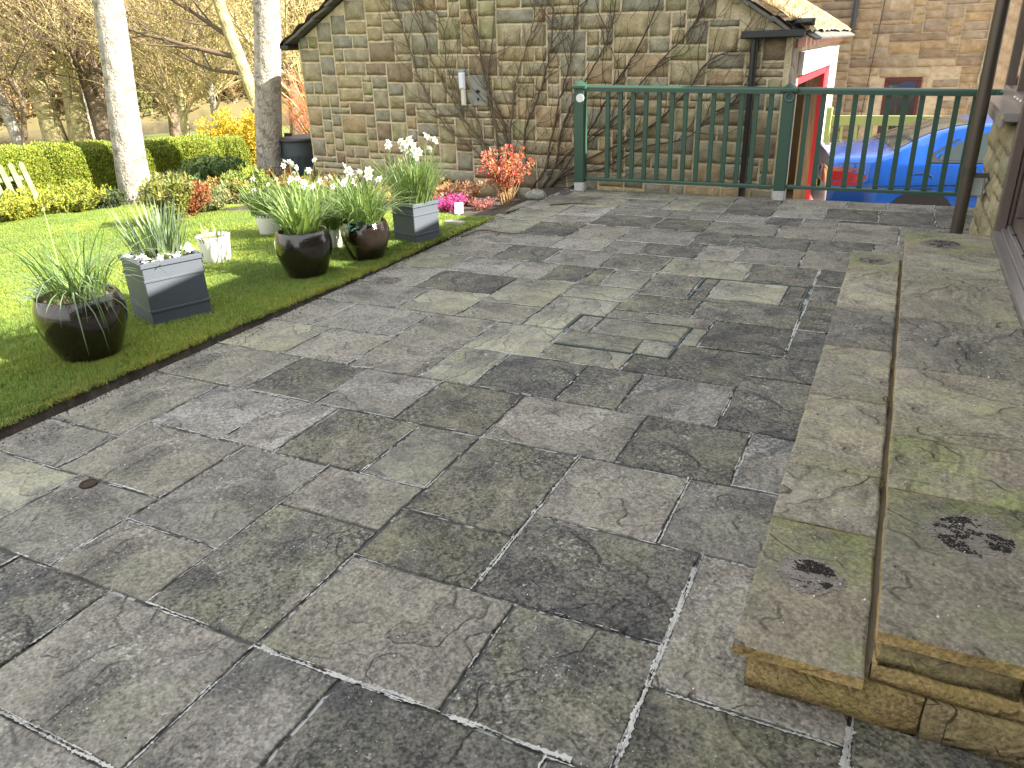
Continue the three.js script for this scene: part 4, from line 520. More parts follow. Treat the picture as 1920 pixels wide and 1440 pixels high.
  part('room_floor', boxG(3.6, 0.1, 8.6, 2.65, 0.28, -3.4), mat([0.16, 0.11, 0.07], 0.4), t); part('room_wall', merge([boxG(0.15, 2.3, 8.7, 4.5, 1.45, -3.4), boxG(3.7, 2.3, 0.15, 2.7, 1.45, 1.1), boxG(2.4, 2.3, 0.15, 3.6, 1.45, -6.1)]), inn, t); part('ceiling', boxG(4.0, 0.08, 9.0, 2.7, 2.56, -3.3), inn, t);
  const wallM = mat([0.36, 0.31, 0.21], 0.95, { map: stoneTex, bumpMap: stoneBump, bumpScale: 0.02 });
  part('upper_wall', merge([boxG(5.4, 0.45, 11, 3.4, 2.83, 0.5), boxG(5.4, 0.14, 4.85, 3.4, 2.68, -7.45), boxG(0.5, 2.6, 4.9, 0.92, 1.3, 3.6)]), wallM, t);
  const roof = (xe, ye, z0, z1, rise) => { const s = new THREE.Shape(); s.moveTo(xe, ye - 0.12); s.lineTo(xe, ye); s.lineTo(xe + 4, ye + rise); s.lineTo(xe + 8, ye); s.lineTo(xe + 8, ye - 0.12); s.closePath(); return new THREE.ExtrudeGeometry(s, { depth: z0 - z1, bevelEnabled: false }).translate(0, 0, z1); };
  part('main_roof', roof(0.45, 3.17, 6.2, -5.0, 1.5), mat([0.14, 0.13, 0.12], 0.9), t); part('lean_to_roof', roof(0.45, 2.8, -5.01, -9.9, 1.2), mat([0.14, 0.13, 0.12], 0.9), t);
}
{ const t = thing('drain_pole', 'tall bronze downpipe in front of the stone pier at terrace end', 'downpipe', [0.50, 0, -7.0]);
  const mb = new MB(); mb.tube([V3(0, 0, 0), V3(0, 1.2, 0), V3(0.005, 2.7, 0)], [0.047, 0.047, 0.047], 18); part('pipe', mb.geo(), mat([0.1, 0.085, 0.07], 0.35, { metalness: 0.5 }), t); const c = new MB(); c.tube([V3(0, 0.62, 0), V3(0, 0.56, 0)], [0.051, 0.051], 18); part('collar', c.geo(), mat([0.08, 0.07, 0.06], 0.4, { metalness: 0.5 }), t); part('wall_bracket', boxG(0.13, 0.035, 0.03, 0.085, 0.56, 0, 0.004), mat([0.06, 0.055, 0.05], 0.5), t); }
{ const t = thing('junction_box', 'small pale grey junction box fixed to the stone pier', 'box', [0.585, 0.38, -7.15]); part('case', boxG(0.1, 0.17, 0.12, 0, 0.085, 0, 0.012), mat([0.56, 0.62, 0.63], 0.5), t); part('lid', boxG(0.012, 0.15, 0.1, -0.053, 0.085, 0, 0.003), mat([0.5, 0.56, 0.57], 0.5), t); }
// ---------- pots and planters on the lawn ----------
const leafTones = [[0.15, 0.25, 0.045], [0.19, 0.29, 0.055], [0.11, 0.19, 0.045], [0.23, 0.32, 0.07], [0.17, 0.25, 0.09]];
M.strap = leafTones.map(c => leafMat(c, 0.45, 0.5)); M.strapBlue = [[0.18, 0.25, 0.13], [0.2, 0.28, 0.15], [0.15, 0.22, 0.11]].map(c => leafMat(c, 0.25, 0.5));
M.glaze = new THREE.MeshPhysicalMaterial({ color: lin(0.014, 0.009, 0.007), roughness: 0.12, clearcoat: 1, clearcoatRoughness: 0.04, bumpMap: stoneBump, bumpScale: 0.0015 });
M.white = mat([0.78, 0.77, 0.72], 0.6); M.lead = mat([0.075, 0.088, 0.108], 0.55, { bumpMap: stoneBump, bumpScale: 0.001 });
M.petal = new THREE.MeshPhysicalMaterial({ color: lin(0.82, 0.82, 0.78), roughness: 0.7, transmission: 0.3, thickness: 0, side: THREE.DoubleSide });
M.cream = mat([0.8, 0.7, 0.3], 0.7); M.yellow = mat([0.75, 0.5, 0.02], 0.7, { side: THREE.DoubleSide }); M.stalk = leafMat([0.12, 0.2, 0.05], 0.2);
function lathePot(pts, seg = 48) { return new THREE.LatheGeometry(pts.map(p => new THREE.Vector2(p[0], p[1])), seg); }
function glazedPot(label, x, z, r, h) {
  const t = thing('glazed_pot', label, 'pot', [x, lawnY(x, z) - 0.005, z], R() * 6, 'black glazed pots on the lawn');
  const P = [[0.001, 0], [0.56, 0], [0.6, 0.02], [0.72, 0.15], [0.87, 0.36], [0.965, 0.55], [1, 0.7], [0.985, 0.82], [0.945, 0.91], [0.9, 0.97], [0.855, 1.0], [0.81, 0.985], [0.79, 0.93], [0.79, 0.86]].map(([a, b]) => [a * r, b * h]);
  const c = new THREE.SplineCurve(P.slice(1).map(p => new THREE.Vector2(p[0], p[1]))).getPoints(60); part('body', new THREE.LatheGeometry([new THREE.Vector2(0.001, 0), ...c], 56), M.glaze, t);
  const s = new MB(), N = 24, o = R() * 40; const cc = s.v(0, h * 0.93, 0); const ring = []; for (let k = 0; k < N; k++) { const a = k / N * 6.2832; ring.push(s.v(Math.cos(a) * r * 0.82, h * 0.9, Math.sin(a) * r * 0.82, 0, 1, 0, Math.cos(a) * 0.3, Math.sin(a) * 0.3)); } for (let k = 0; k < N; k++) s.t(cc, ring[(k + 1) % N], ring[k]); part('compost', s.geo(true), M.compost, t); return t;
}
M.compost = mat([0.22, 0.17, 0.11], 1, { bumpMap: mortarTex, bumpScale: 0.02 });
function boxPlanter(label, x, z, turn, w, h) {
  const t = thing('box_planter', label, 'planter', [x, lawnY(x, z) - 0.004, z], turn, 'square lead-grey planters on the lawn'); const b = w / 2, th = 0.02;
  for (let k = 0; k < 4; k++) { const g = boxG(w - 0.002, h, th, 0, h / 2, b - th / 2, 0.003); g.rotateY(k * Math.PI / 2); part('side_panel', g, M.lead, t); }
  const band = (y, hh, pr) => { const s = []; for (let k = 0; k < 4; k++) s.push(boxG(w + pr * 2, hh, pr, 0, y, b + pr / 2, 0.002).rotateY(k * Math.PI / 2)); return merge(s); };
  part('rim', band(h - 0.015, 0.03, 0.012), M.lead, t); part('upper_band', band(h * 0.73, 0.016, 0.007), M.lead, t); part('lower_band', band(h * 0.26, 0.016, 0.007), M.lead, t); part('plinth', band(0.012, 0.024, 0.012), M.lead, t);
  part('compost', boxG(w - 0.05, 0.02, w - 0.05, 0, h - 0.05, 0), M.compost, t); return t;
}
function strapPlant(name, label, x, y, z, o) {
  const t = thing(name, label, o.cat || 'plant', [x, y, z]); if (o.group) t.userData.group = o.group;
  const nm = o.mats.length, mbs = o.mats.map(() => new MB());
  for (let k = 0; k < o.n; k++) { const a = R() * 6.2832, q = o.r * Math.sqrt(R()), mb = mbs[k % nm]; mb.blade(Math.cos(a) * q, rr(-0.01, 0.0), Math.sin(a) * q, o.dir === undefined ? a + rr(-0.9, 0.9) : o.dir + rr(-0.9, 0.9), rr(o.lean[0], o.lean[1]) + q / o.r * (o.out || 0.15), rr(o.len[0], o.len[1]), rr(o.w[0], o.w[1]), rr(o.droop[0], o.droop[1]), 6, 0.35); }
  mbs.forEach((mb, k) => { const m = part('leaves', mb.geo(), o.mats[k], t); m.userData.kind = 'stuff'; });
  for (let k = 0; k < (o.fl || 0); k++) flower(t, rr(-1, 1) * o.r * 1.1, rr(-1, 1) * o.r * 1.1, rr(o.fh[0], o.fh[1]), o.fc || M.petal, o.fs || 0.03, o.trumpet || M.cream);
  return t;
}
function flower(t, x, z, h, petal, s, trumpet) {
  const ya = R() * 6.28, lean = rr(0, 0.25), ex = x + Math.cos(ya) * lean * h, ez = z + Math.sin(ya) * lean * h, sb = new MB(); sb.tube([V3(x, 0, z), V3(mix(x, ex, 0.4), h * 0.55, mix(z, ez, 0.4)), V3(ex, h, ez)], [0.004, 0.0035, 0.003], 5);
  const f = part('flower', sb.geo(), M.stalk, t), mb = new MB(), fy = R() * 6.28, tl = rr(0.9, 1.5), ax = V3(Math.cos(fy) * Math.sin(tl), Math.cos(tl), Math.sin(fy) * Math.sin(tl)), e1 = V3(0, 1, 0).cross(ax).normalize(), e2 = ax.clone().cross(e1);
  for (let k = 0; k < 6; k++) { const a = k / 6 * 6.2832, d = e1.clone().multiplyScalar(Math.cos(a)).addScaledVector(e2, Math.sin(a)), w = e1.clone().multiplyScalar(-Math.sin(a)).addScaledVector(e2, Math.cos(a)), P = (u, v, n) => V3(ex, h, ez).addScaledVector(d, u * s).addScaledVector(w, v * s).addScaledVector(ax, n * s), A = [P(0.1, 0, 0.15), P(0.55, -0.32, 0.1), P(0.55, 0.32, 0.1), P(1.05, 0, rr(-0.15, 0.1))]; const i = A.map(p => mb.v(p.x, p.y, p.z, ax.x, ax.y, ax.z)); mb.t(i[0], i[1], i[2]); mb.t(i[1], i[3], i[2]); }
  part('petals', mb.geo(), petal, f); const tb = new MB(); tb.tube([V3(ex, h, ez), V3(ex, h, ez).addScaledVector(ax, s * 0.45)], [s * 0.2, s * 0.34], 8); part('trumpet', tb.geo(), trumpet, f);
}
// pot 1 and its trailing leaves
glazedPot('nearest black glazed pot, with long grassy leaves spilling over', -4.07, -2.66, 0.24, 0.39);
{ const y = lawnY(-4.07, -2.66) + 0.355; strapPlant('grassy_bulb_plant', 'loose long grassy leaves growing in the nearest black pot', -4.07, y, -2.66, { n: 150, r: 0.16, lean: [0.05, 0.5], len: [0.28, 0.62], w: [0.006, 0.011], droop: [0.3, 2.6], mats: [M.strap[0], M.strap[1], M.strap[2]], group: 'bulb plants in pots' });
  const t = strapPlant('trailing_leaves', 'few long leaf blades hanging down outside the nearest black pot', -3.97, y + 0.02, -2.6, { n: 20, r: 0.08, dir: 0.57, lean: [0.3, 0.9], len: [0.42, 0.66], w: [0.006, 0.01], droop: [2.0, 2.7], mats: [M.strap[2], M.strapBlue[0]], group: 'bulb plants in pots' });
  strapPlant('tulip_leaves', 'broad grey-green leaves at the rim of the nearest black pot', -4.22, y, -2.58, { n: 9, r: 0.07, lean: [0.3, 0.9], len: [0.14, 0.24], w: [0.03, 0.05], droop: [0.8, 2], mats: [M.strapBlue[0], M.strapBlue[1]], group: 'bulb plants in pots' }); }
// planter 1
{ const cx = -4.132 + 0.19 * 0.36 - 0.19 * 0.93, cz = -3.16 - 0.19 * 0.93 - 0.19 * 0.36; const ang = Math.atan2(0.36, 0.93) ; boxPlanter('lead-grey square planter beside the nearest black pot, upper half sunlit', cx, cz, Math.PI / 2 - ang + Math.PI / 2 * 0, 0.38, 0.42);
  const y = lawnY(cx, cz) + 0.38; strapPlant('daffodil_leaves', 'upright daffodil leaves in the nearer lead-grey planter', cx, y, cz, { n: 170, r: 0.14, lean: [0, 0.32], len: [0.22, 0.42], w: [0.009, 0.016], droop: [0, 0.5], mats: [...M.strapBlue, M.strap[3]], group: 'bulb plants in pots' });
  strapPlant('broad_tulip_leaf', 'single broad pale leaf at the front of the nearer planter', cx + 0.13, y, cz + 0.03, { n: 3, r: 0.02, lean: [0.1, 0.5], len: [0.14, 0.2], w: [0.05, 0.065], droop: [0.3, 0.8], mats: [M.strap[3]], group: 'bulb plants in pots' });
  const vt = thing('white_violas', 'white and mauve violas crowding the rim of the nearer planter', 'flowers', [cx, y + 0.02, cz]); M.viola = mat([0.72, 0.62, 0.78], 0.8, { side: THREE.DoubleSide });
  for (let k = 0; k < 85; k++) { const e = Math.floor(R() * 4), s = rr(-0.15, 0.15), d = rr(0.1, 0.17), p = e === 0 ? [s, d] : e === 1 ? [d, s] : e === 2 ? [s, -d] : [-d, s], mb = new MB(), q = rr(0.016, 0.026), c = V3(p[0], rr(0.0, 0.05), p[1]); const ax = V3(rr(-0.6, 0.8), 1, rr(-0.3, 0.8)).normalize(), e1 = V3(1, 0, 0.2).cross(ax).normalize(), e2 = ax.clone().cross(e1); for (let j = 0; j < 5; j++) { const a = j / 5 * 6.28, P = (u, v) => c.clone().addScaledVector(e1, Math.cos(a + v) * u * q).addScaledVector(e2, Math.sin(a + v) * u * q), i = [c, P(0.8, -0.6), P(1.2, 0), P(0.8, 0.6)].map(w => mb.v(w.x, w.y, w.z, ax.x, ax.y, ax.z)); mb.t(i[0], i[1], i[2]); mb.t(i[0], i[2], i[3]); } part('flower', mb.geo(), R() < 0.65 ? M.petal : M.viola, vt); }
  const lv = new MB(); for (let k = 0; k < 260; k++) lv.blade(rr(-0.16, 0.16), -0.01, rr(-0.16, 0.16), R() * 6.28, rr(0.2, 1.2), rr(0.03, 0.06), rr(0.01, 0.018), rr(0, 1), 2); const l = part('leaves', lv.geo(), M.strap[2], vt); l.userData.kind = 'stuff'; }
// pots 2 and 3, planter 2
glazedPot('middle black glazed pot, squat, holding broad tulip leaves', -3.97, -4.47, 0.215, 0.37);
{ const y = lawnY(-3.97, -4.47) + 0.33; strapPlant('tulip_clump', 'broad fresh tulip leaves in the middle black pot', -3.97, y, -4.47, { n: 30, r: 0.12, lean: [0.1, 0.6], len: [0.16, 0.32], w: [0.03, 0.052], droop: [0.1, 0.9], mats: [M.strap[1], M.strap[3], M.strap[0]], group: 'bulb plants in pots' }); strapPlant('narcissus_clump', 'thin narcissus leaves rising behind the tulips in middle pot', -4.03, y, -4.55, { n: 120, r: 0.13, lean: [0, 0.6], len: [0.28, 0.48], w: [0.008, 0.014], droop: [0.1, 1.2], mats: [M.strap[3], M.strap[1]], fl: 3, fh: [0.32, 0.42], group: 'bulb plants in pots' }); }
glazedPot('farthest black glazed pot, next to the far planter', -3.83, -5.06, 0.197, 0.33);
{ const y = lawnY(-3.83, -5.06) + 0.295; strapPlant('broad_leaf_clump', 'drooping blue-green tulip leaves over the rim of the farthest black pot', -3.8, y, -4.98, { n: 16, r: 0.11, lean: [0.5, 1.1], len: [0.14, 0.22], w: [0.035, 0.055], droop: [0.8, 1.6], mats: [mat([0.03, 0.085, 0.06], 0.5, { side: THREE.DoubleSide }), mat([0.04, 0.1, 0.065], 0.5, { side: THREE.DoubleSide })], group: 'bulb plants in pots' });
  strapPlant('narcissus_clump', 'mop of thin narcissus leaves with white flowers in the farthest black pot', -3.86, y, -5.1, { n: 330, r: 0.15, lean: [0, 0.65], len: [0.28, 0.52], w: [0.007, 0.013], droop: [0.2, 1.8], mats: [M.strap[3], M.strap[1], M.strap[0]], fl: 13, fh: [0.28, 0.46], fs: 0.038, group: 'bulb plants in pots' }); }
{ const cx = -3.70 + 0.145 * 0.29 - 0.145 * 0.96, cz = -5.592 - 0.145 * 0.96 - 0.145 * 0.29; boxPlanter('lead-grey square planter full of white daffodils, near red shrub', cx, cz, Math.PI / 2 - Math.atan2(0.29, 0.96), 0.29, 0.36);
  const y = lawnY(cx, cz) + 0.33; strapPlant('white_daffodils', 'tall clump of white daffodils in the far lead-grey planter', cx, y, cz, { n: 420, r: 0.15, lean: [0, 0.45], len: [0.25, 0.5], w: [0.008, 0.015], droop: [0, 0.9], mats: [M.strap[3], M.strap[1], M.strap[4]], fl: 22, fh: [0.42, 0.56], fs: 0.042, cat: 'flowers' });
  const d = strapPlant('yellow_daffodil', 'small yellow daffodil flowers at the right of the far planter', cx + 0.14, y - 0.02, cz - 0.05, { n: 8, r: 0.03, lean: [0, 0.4], len: [0.15, 0.25], w: [0.01, 0.014], droop: [0, 0.6], mats: [M.strap[1]], fl: 3, fh: [0.12, 0.18], fc: M.yellow, trumpet: M.yellow, fs: 0.045, cat: 'flowers' }); }
// white pots further back
function whitePot(label, x, z, w, h, turn) { const t = thing('white_pot', label, 'pot', [x, lawnY(x, z) - 0.004, z], turn, 'white pots on the lawn'); const s = new THREE.Shape(); const k = 0.82; part('body', lathePot([[0.001, 0], [w * 0.5 * k, 0], [w * 0.5, h * 0.97], [w * 0.52, h], [w * 0.46, h], [w * 0.44, h * 0.86], [0.001, h * 0.86]], 40), M.white, t); part('compost', new THREE.CircleGeometry(w * 0.44, 24).rotateX(-Math.PI / 2).translate(0, h * 0.9, 0), M.compost, t); return t; }
whitePot('round white pot behind the nearer grey planter', -5.08, -4.63, 0.27, 0.24, 0); whitePot('white pot behind the middle black pot, sun-bleached', -5.42, -5.66, 0.24, 0.22, 0.3); whitePot('second white pot half hidden behind the two far black pots', -4.95, -5.6, 0.25, 0.23, 0.3); whitePot('third white pot hidden under leaves between the far black pots', -4.35, -5.25, 0.22, 0.24, 0.3);
for (const [nm, lb, x, z, n, fl, ln] of [['daffodil_clump', 'daffodil leaves filling the white pot behind the middle black pot', -5.42, -5.66, 140, 3, 0.34], ['narcissus_drift', 'white-flowered narcissus in the half hidden white pot', -4.95, -5.6, 300, 12, 0.44], ['narcissus_drift', 'grassy narcissus leaves between the two far black pots', -4.35, -5.25, 300, 9, 0.42], ['small_plant', 'small leafy plant in the round white pot behind grey planter', -5.08, -4.63, 30, 1, 0.14]])
  strapPlant(nm, lb, x, lawnY(x, z) + 0.2, z, { n, r: 0.14, lean: [0, 0.6], len: [ln * 0.6, ln * 1.15], w: [0.009, 0.018], droop: [0.1, 1.2], mats: [M.strap[1], M.strap[3], M.strap[0]], fl, fh: [ln * 0.7, ln * 1.2], group: 'bulb plants in pots' });
// ---------- trees, hedge and shrubs ----------
const barkTex = tex(512, (u, v, c) => { const f = fbm(u * 10, v * 5, 4, 10), g = fbm(u * 60, v * 40, 3, 60), s = sm(0.55, 0.7, fbm(u * 7 + 3, v * 16, 4, 16)); const k = 0.55 + 0.55 * f + 0.5 * (g - 0.5); for (let i = 0; i < 3; i++) c[i] = mix([0.5, 0.455, 0.385][i], [0.24, 0.21, 0.17][i], s * 0.75) * k; }, true);
const barkBump = tex(512, (u, v, c) => { const f = fbm(u * 14, v * 8, 4, 14), g = fbm(u * 70, v * 50, 3, 70); c[0] = c[1] = c[2] = 0.6 * f + 0.4 * g; });
M.bark = mat([1, 1, 1], 0.9, { map: barkTex, bumpMap: barkBump, bumpScale: 0.04 }); M.barkDark = mat([0.55, 0.45, 0.36], 0.95, { map: barkTex, bumpMap: barkBump, bumpScale: 0.05 }); M.barkMoss = mat([1.0, 0.95, 0.55], 0.95, { map: barkTex, bumpMap: barkBump, bumpScale: 0.04 });
M.twig = mat([0.36, 0.27, 0.14], 0.95); M.twigDark = mat([0.13, 0.09, 0.06], 0.95); M.twigPale = mat([0.46, 0.36, 0.19], 0.95);
M.bud = leafMat([0.4, 0.4, 0.07], 0.4, 0.8);
function branch(mb, lf, p, d, len, r, dep, o) {
  const n = dep === 0 ? 10 : dep === 1 ? 6 : 4, pts = [p.clone()], rad = [r], dir = d.clone(), q = p.clone();
  for (let k = 1; k <= n; k++) {
    dir.x += rr(-1, 1) * o.wob; dir.y += rr(-1, 1) * o.wob * 0.7 + o.up * (dep ? 1 : 0.3); dir.z += rr(-1, 1) * o.wob; dir.normalize(); q.addScaledVector(dir, len / n); pts.push(q.clone()); rad.push(Math.max(o.rmin, r * (1 - 0.72 * k / n)));
    if (dep < o.dep && k >= (dep === 0 ? o.first * n : 1)) { const c = dep === 0 ? o.b0 : o.b1; for (let j = 0; j < c; j++) if (R() < 0.8) { const s = V3(rr(-1, 1), rr(-0.2, 0.9), rr(-1, 1)).normalize(), nd = dir.clone().multiplyScalar(0.55).addScaledVector(s, 0.9).normalize(); branch(mb, lf, q, nd, len * rr(o.k0, o.k1) * (dep === 0 ? 1 - 0.4 * k / n : 1), Math.max(o.rmin, rad[k] * rr(0.4, 0.6)), dep + 1, o); } }
    if (lf && dep >= o.dep - 1 && R() < o.leaf) { const s = o.ls * rr(0.6, 1.4); lf.blade(q.x, q.y, q.z, R() * 6.28, rr(0.2, 2.2), s * 1.6, s, rr(-0.5, 0.8), 2); }
  }
  mb.tube(pts, rad, dep === 0 ? o.sides || 12 : dep === 1 ? 5 : 3);
}
function tree(name, label, p, o, group) {
  const t = thing(name, label, 'tree', p, 0, group), tm = new MB(), cm = new MB(), lf = o.leaf ? new MB() : null;
  const pts = o.path.map(a => V3(...a)), rad = o.rad; const fine = new THREE.CatmullRomCurve3(pts).getPoints(40); tm.tube(fine, fine.map((_, k) => { const s = k / 40 * (rad.length - 1), i = Math.min(rad.length - 2, Math.floor(s)); return mix(rad[i], rad[i + 1], s - i) * (1 + 0.05 * (vn(k * 0.7, p[0]) - 0.5)); }), 20);
  part('trunk', tm.geo(), o.bark, t);
  for (const [s, dx, dy, dz, len, r] of o.limbs) { const q = fine[Math.round(s * 40)]; branch(cm, lf, q, V3(dx, dy, dz).normalize(), len, r, 1, o); }
  if (cm.p.length) part('branches', cm.geo(), o.twig, t).userData.kind = 'stuff';
  if (lf && lf.p.length) part('leaf_buds', lf.geo(), o.leafMat || M.bud, t).userData.kind = 'stuff';
  return t;
}
const base = { wob: 0.16, up: 0.03, dep: 3, b1: 1, k0: 0.45, k1: 0.7, rmin: 0.004, first: 0.4, leaf: 0.0, ls: 0.03 };
tree('lawn_tree', 'pale smooth-barked tree trunk leaning left in front of the hedge', [-10.75, -0.5, -8.45], { ...base, path: [[0.04, -0.15, 0.02], [0, 0.15, 0], [0.1, 1.0, 0.02], [0.2, 1.9, 0], [0.34, 3.1, 0], [0.4, 4.5, 0.1], [0.3, 6.5, 0.2]], rad: [0.3, 0.245, 0.225, 0.21, 0.2, 0.17, 0.1], bark: M.bark, twig: M.twig, limbs: [[0.75, -1, 0.7, 0.4, 2.5, 0.07], [0.8, 0.8, 0.9, -0.5, 2.6, 0.08], [0.88, -0.4, 1, -0.7, 2.2, 0.06], [0.95, 0.6, 1, 0.6, 2.4, 0.06], [1, 0, 1, 0, 2.4, 0.07]] }, 'pale trunked trees on the lawn');
tree('lawn_tree', 'pale straight tree trunk beside the water butt and garage corner', [-8.95, -0.5, -9.55], { ...base, path: [[0, -0.2, 0], [0.0, 0.2, 0], [0.1, 1.0, 0], [0.27, 1.9, 0], [0.42, 2.7, 0], [0.6, 4.0, 0.1], [0.7, 6.0, 0.2]], rad: [0.27, 0.215, 0.2, 0.195, 0.19, 0.16, 0.1], bark: M.bark, twig: M.twig, limbs: [[0.8, -1, 0.7, -0.6, 2.5, 0.07], [0.85, 0.9, 0.8, -0.4, 2.2, 0.07], [0.9, 0.2, 0.9, -0.8, 2.4, 0.06], [1, 0, 1, 0, 2.6, 0.07]] }, 'pale trunked trees on the lawn');
// hedge: rounded top, leafy skin over a dense core
const hedgeLeaf = (() => { const mb = new MB(); for (let k = 0; k < 5; k++) mb.blade(rr(-0.02, 0.02), rr(-0.02, 0.02), rr(-0.02, 0.02), R() * 6.28, rr(0.1, 1.5), rr(0.022, 0.036), rr(0.012, 0.018), rr(-0.3, 0.9), 2); return mb.geo(); })();
function leafSkin(name, parent, geo, m, pts, tints) { const im = new THREE.InstancedMesh(geo, m, pts.length), mx = new THREE.Matrix4(), q = new THREE.Quaternion(), e = new THREE.Euler(), s = V3(1, 1, 1), c = new THREE.Color(); pts.forEach(([x, y, z, sc], k) => { e.set(rr(-0.7, 0.7), R() * 6.28, rr(-0.7, 0.7)); q.setFromEuler(e); s.setScalar((sc || 1) * rr(0.7, 1.3)); mx.compose(V3(x, y, z), q, s); im.setMatrixAt(k, mx); const t = pick(tints); c.setRGB(...t); im.setColorAt(k, c); }); im.name = name; im.userData.kind = 'stuff'; im.castShadow = im.receiveShadow = true; parent.add(im); return im; }
const hedgeTints = [[1, 1, 1], [1.15, 1.1, 0.9], [0.8, 0.85, 0.85], [1.3, 1.15, 0.7], [0.9, 1.0, 0.8], [1.1, 0.9, 0.6]];
function hedge(label, pts, hw, h, dens) {      // pts: centre line on the ground
  const t = thing('clipped_hedge', label, 'hedge', [0, 0, 0], 0, 'clipped hedge along the lawn'), prof = []; for (let k = 0; k <= 14; k++) { const a = k / 14 * Math.PI, c = Math.cos(a), s = Math.sin(a); prof.push([hw * Math.sign(c) * Math.pow(Math.abs(c), 0.45), h * 0.0 + h * Math.pow(s, 0.42)]); }
  const cv = new THREE.CatmullRomCurve3(pts.map(p => V3(p[0], 0, p[1]))), n = 30, mb = new MB(), skin = []; let prev = -1;
  for (let k = 0; k <= n; k++) { const p = cv.getPoint(k / n), tg = cv.getTangent(k / n), nx = -tg.z, nz = tg.x, g = lawnY(p.x, p.z) - 0.06, e = Math.min(1, Math.sqrt(Math.min(k, n - k) / 2.0)) , s = mb.p.length / 3; for (const [u, v] of prof) mb.v(p.x + nx * u * 0.93 * (0.4 + 0.6 * e), g + v * 0.95 * (0.55 + 0.45 * e), p.z + nz * u * 0.93 * (0.4 + 0.6 * e)); if (prev >= 0) for (let r = 0; r < prof.length - 1; r++) mb.q(prev + r, prev + r + 1, s + r + 1, s + r); prev = s; }
  part('core', mb.geo(true), mat([0.2, 0.25, 0.03], 1), t);
  for (let k = 0; k < dens; k++) { const u = R(), p = cv.getPoint(u), tg = cv.getTangent(u), nx = -tg.z, nz = tg.x, w = R() * 14, i = Math.min(13, Math.floor(w)), f = w - i, a = mix(prof[i][0], prof[i + 1][0], f), b = mix(prof[i][1], prof[i + 1][1], f), e = Math.min(1, Math.sqrt(Math.min(u, 1 - u) * n / 2.0)), lump = 1 + 0.06 * (fbm(u * 40, w, 2, 256) - 0.5), sc = rr(0.9, 1.03) * lump; skin.push([p.x + nx * a * sc * (0.4 + 0.6 * e), lawnY(p.x, p.z) - 0.06 + b * sc * (0.55 + 0.45 * e), p.z + nz * a * sc * (0.4 + 0.6 * e)]); }
  leafSkin('leaves', t, hedgeLeaf, M.hedge, skin, hedgeTints);
}
M.hedge = leafMat([0.25, 0.31, 0.03], 0.3, 0.6);
hedge('clipped green hedge block behind the picket gate at left', [[-11.5, -5.2], [-11.35, -6.2], [-11.3, -7.35]], 0.48, 0.95, 26000);
hedge('long clipped hedge behind the leaning pale trunk', [[-11.9, -7.65], [-11.75, -8.6], [-11.5, -9.6], [-10.8, -10.4]], 0.5, 0.98, 38000);
hedge('second clipped hedge row farther back towards the yellow bush', [[-13.0, -9.9], [-12.4, -11.1], [-11.6, -11.9]], 0.4, 0.85, 14000);
// picket gate leaning against the hedge
{ const t = thing('picket_gate', 'weathered pale green picket gate leaning at the left edge', 'gate', [-10.75, -0.34, -6.35], 0); const m = mat([0.27, 0.32, 0.18], 0.85, { map: stoneTex }), dx = 0.0, N = 8;
  t.rotation.set(0, 1.15, 0); for (let k = 0; k < N; k++) { const x = -0.42 + k * 0.125; const g = new THREE.Shape(); g.moveTo(-0.032, 0); g.lineTo(0.032, 0); g.lineTo(0.032, 0.68); g.lineTo(0, 0.72); g.lineTo(-0.032, 0.68); g.closePath(); const o = part('picket', new THREE.ExtrudeGeometry(g, { depth: 0.018, bevelEnabled: false }), m, t); o.position.set(x, 0.03, 0.0); o.rotation.z = 0.16; o.rotation.x = rr(-0.02, 0.02); }
  for (const y of [0.2, 0.52]) part('rail', boxG(1.0, 0.06, 0.02, -0.02 - y * 0.17, y, -0.012, 0.003), m, t); }
// shrubs: twigs with small leaves
function shrub(name, label, x, z, o, y0) {
  const t = thing(name, label, o.cat || 'shrub', [x, y0 === undefined ? lawnY(x, z) : y0, z]); if (o.group) t.userData.group = o.group; const tw = new MB(), pts = [];
  for (let k = 0; k < o.stems; k++) { const a = R() * 6.28, q = o.r * 0.25 * R(), l = o.h * rr(0.6, 1.05), sp = o.r * rr(0.3, 1.0); const P = []; for (let s = 0; s <= 5; s++) { const f = s / 5; P.push(V3(Math.cos(a) * (q + sp * Math.pow(f, 1.3)) + rr(-0.015, 0.015), l * Math.pow(f, 0.85), Math.sin(a) * (q + sp * Math.pow(f, 1.3)) + rr(-0.015, 0.015))); if (f > o.lo) for (let j = 0; j < o.per; j++) pts.push([P[s].x + rr(-1, 1) * o.sp, P[s].y + rr(-1, 1) * o.sp, P[s].z + rr(-1, 1) * o.sp, o.ls]); } tw.tube(P, P.map((_, s) => o.tr * (1 - 0.7 * s / 5)), 4); }
  part('stems', tw.geo(), o.twig || M.twig, t).userData.kind = 'stuff'; leafSkin('leaves', t, o.geo || hedgeLeaf, o.m, pts, o.tints || hedgeTints); return t;
}
const redT = [[1, 1, 1], [1.1, 0.9, 0.8], [0.8, 1.6, 1.2], [0.9, 2.6, 1.2], [1.1, 1.3, 2.0]];
shrub('red_leaved_shrub', 'red-leaved shrub against the stone wall at the terrace corner', -3.98, -7.95, { stems: 44, h: 0.62, r: 0.28, lo: 0.55, per: 4, sp: 0.04, ls: 1.1, tr: 0.006, twig: mat([0.35, 0.22, 0.1], 0.9), m: leafMat([0.5, 0.1, 0.06], 0.35), tints: redT });
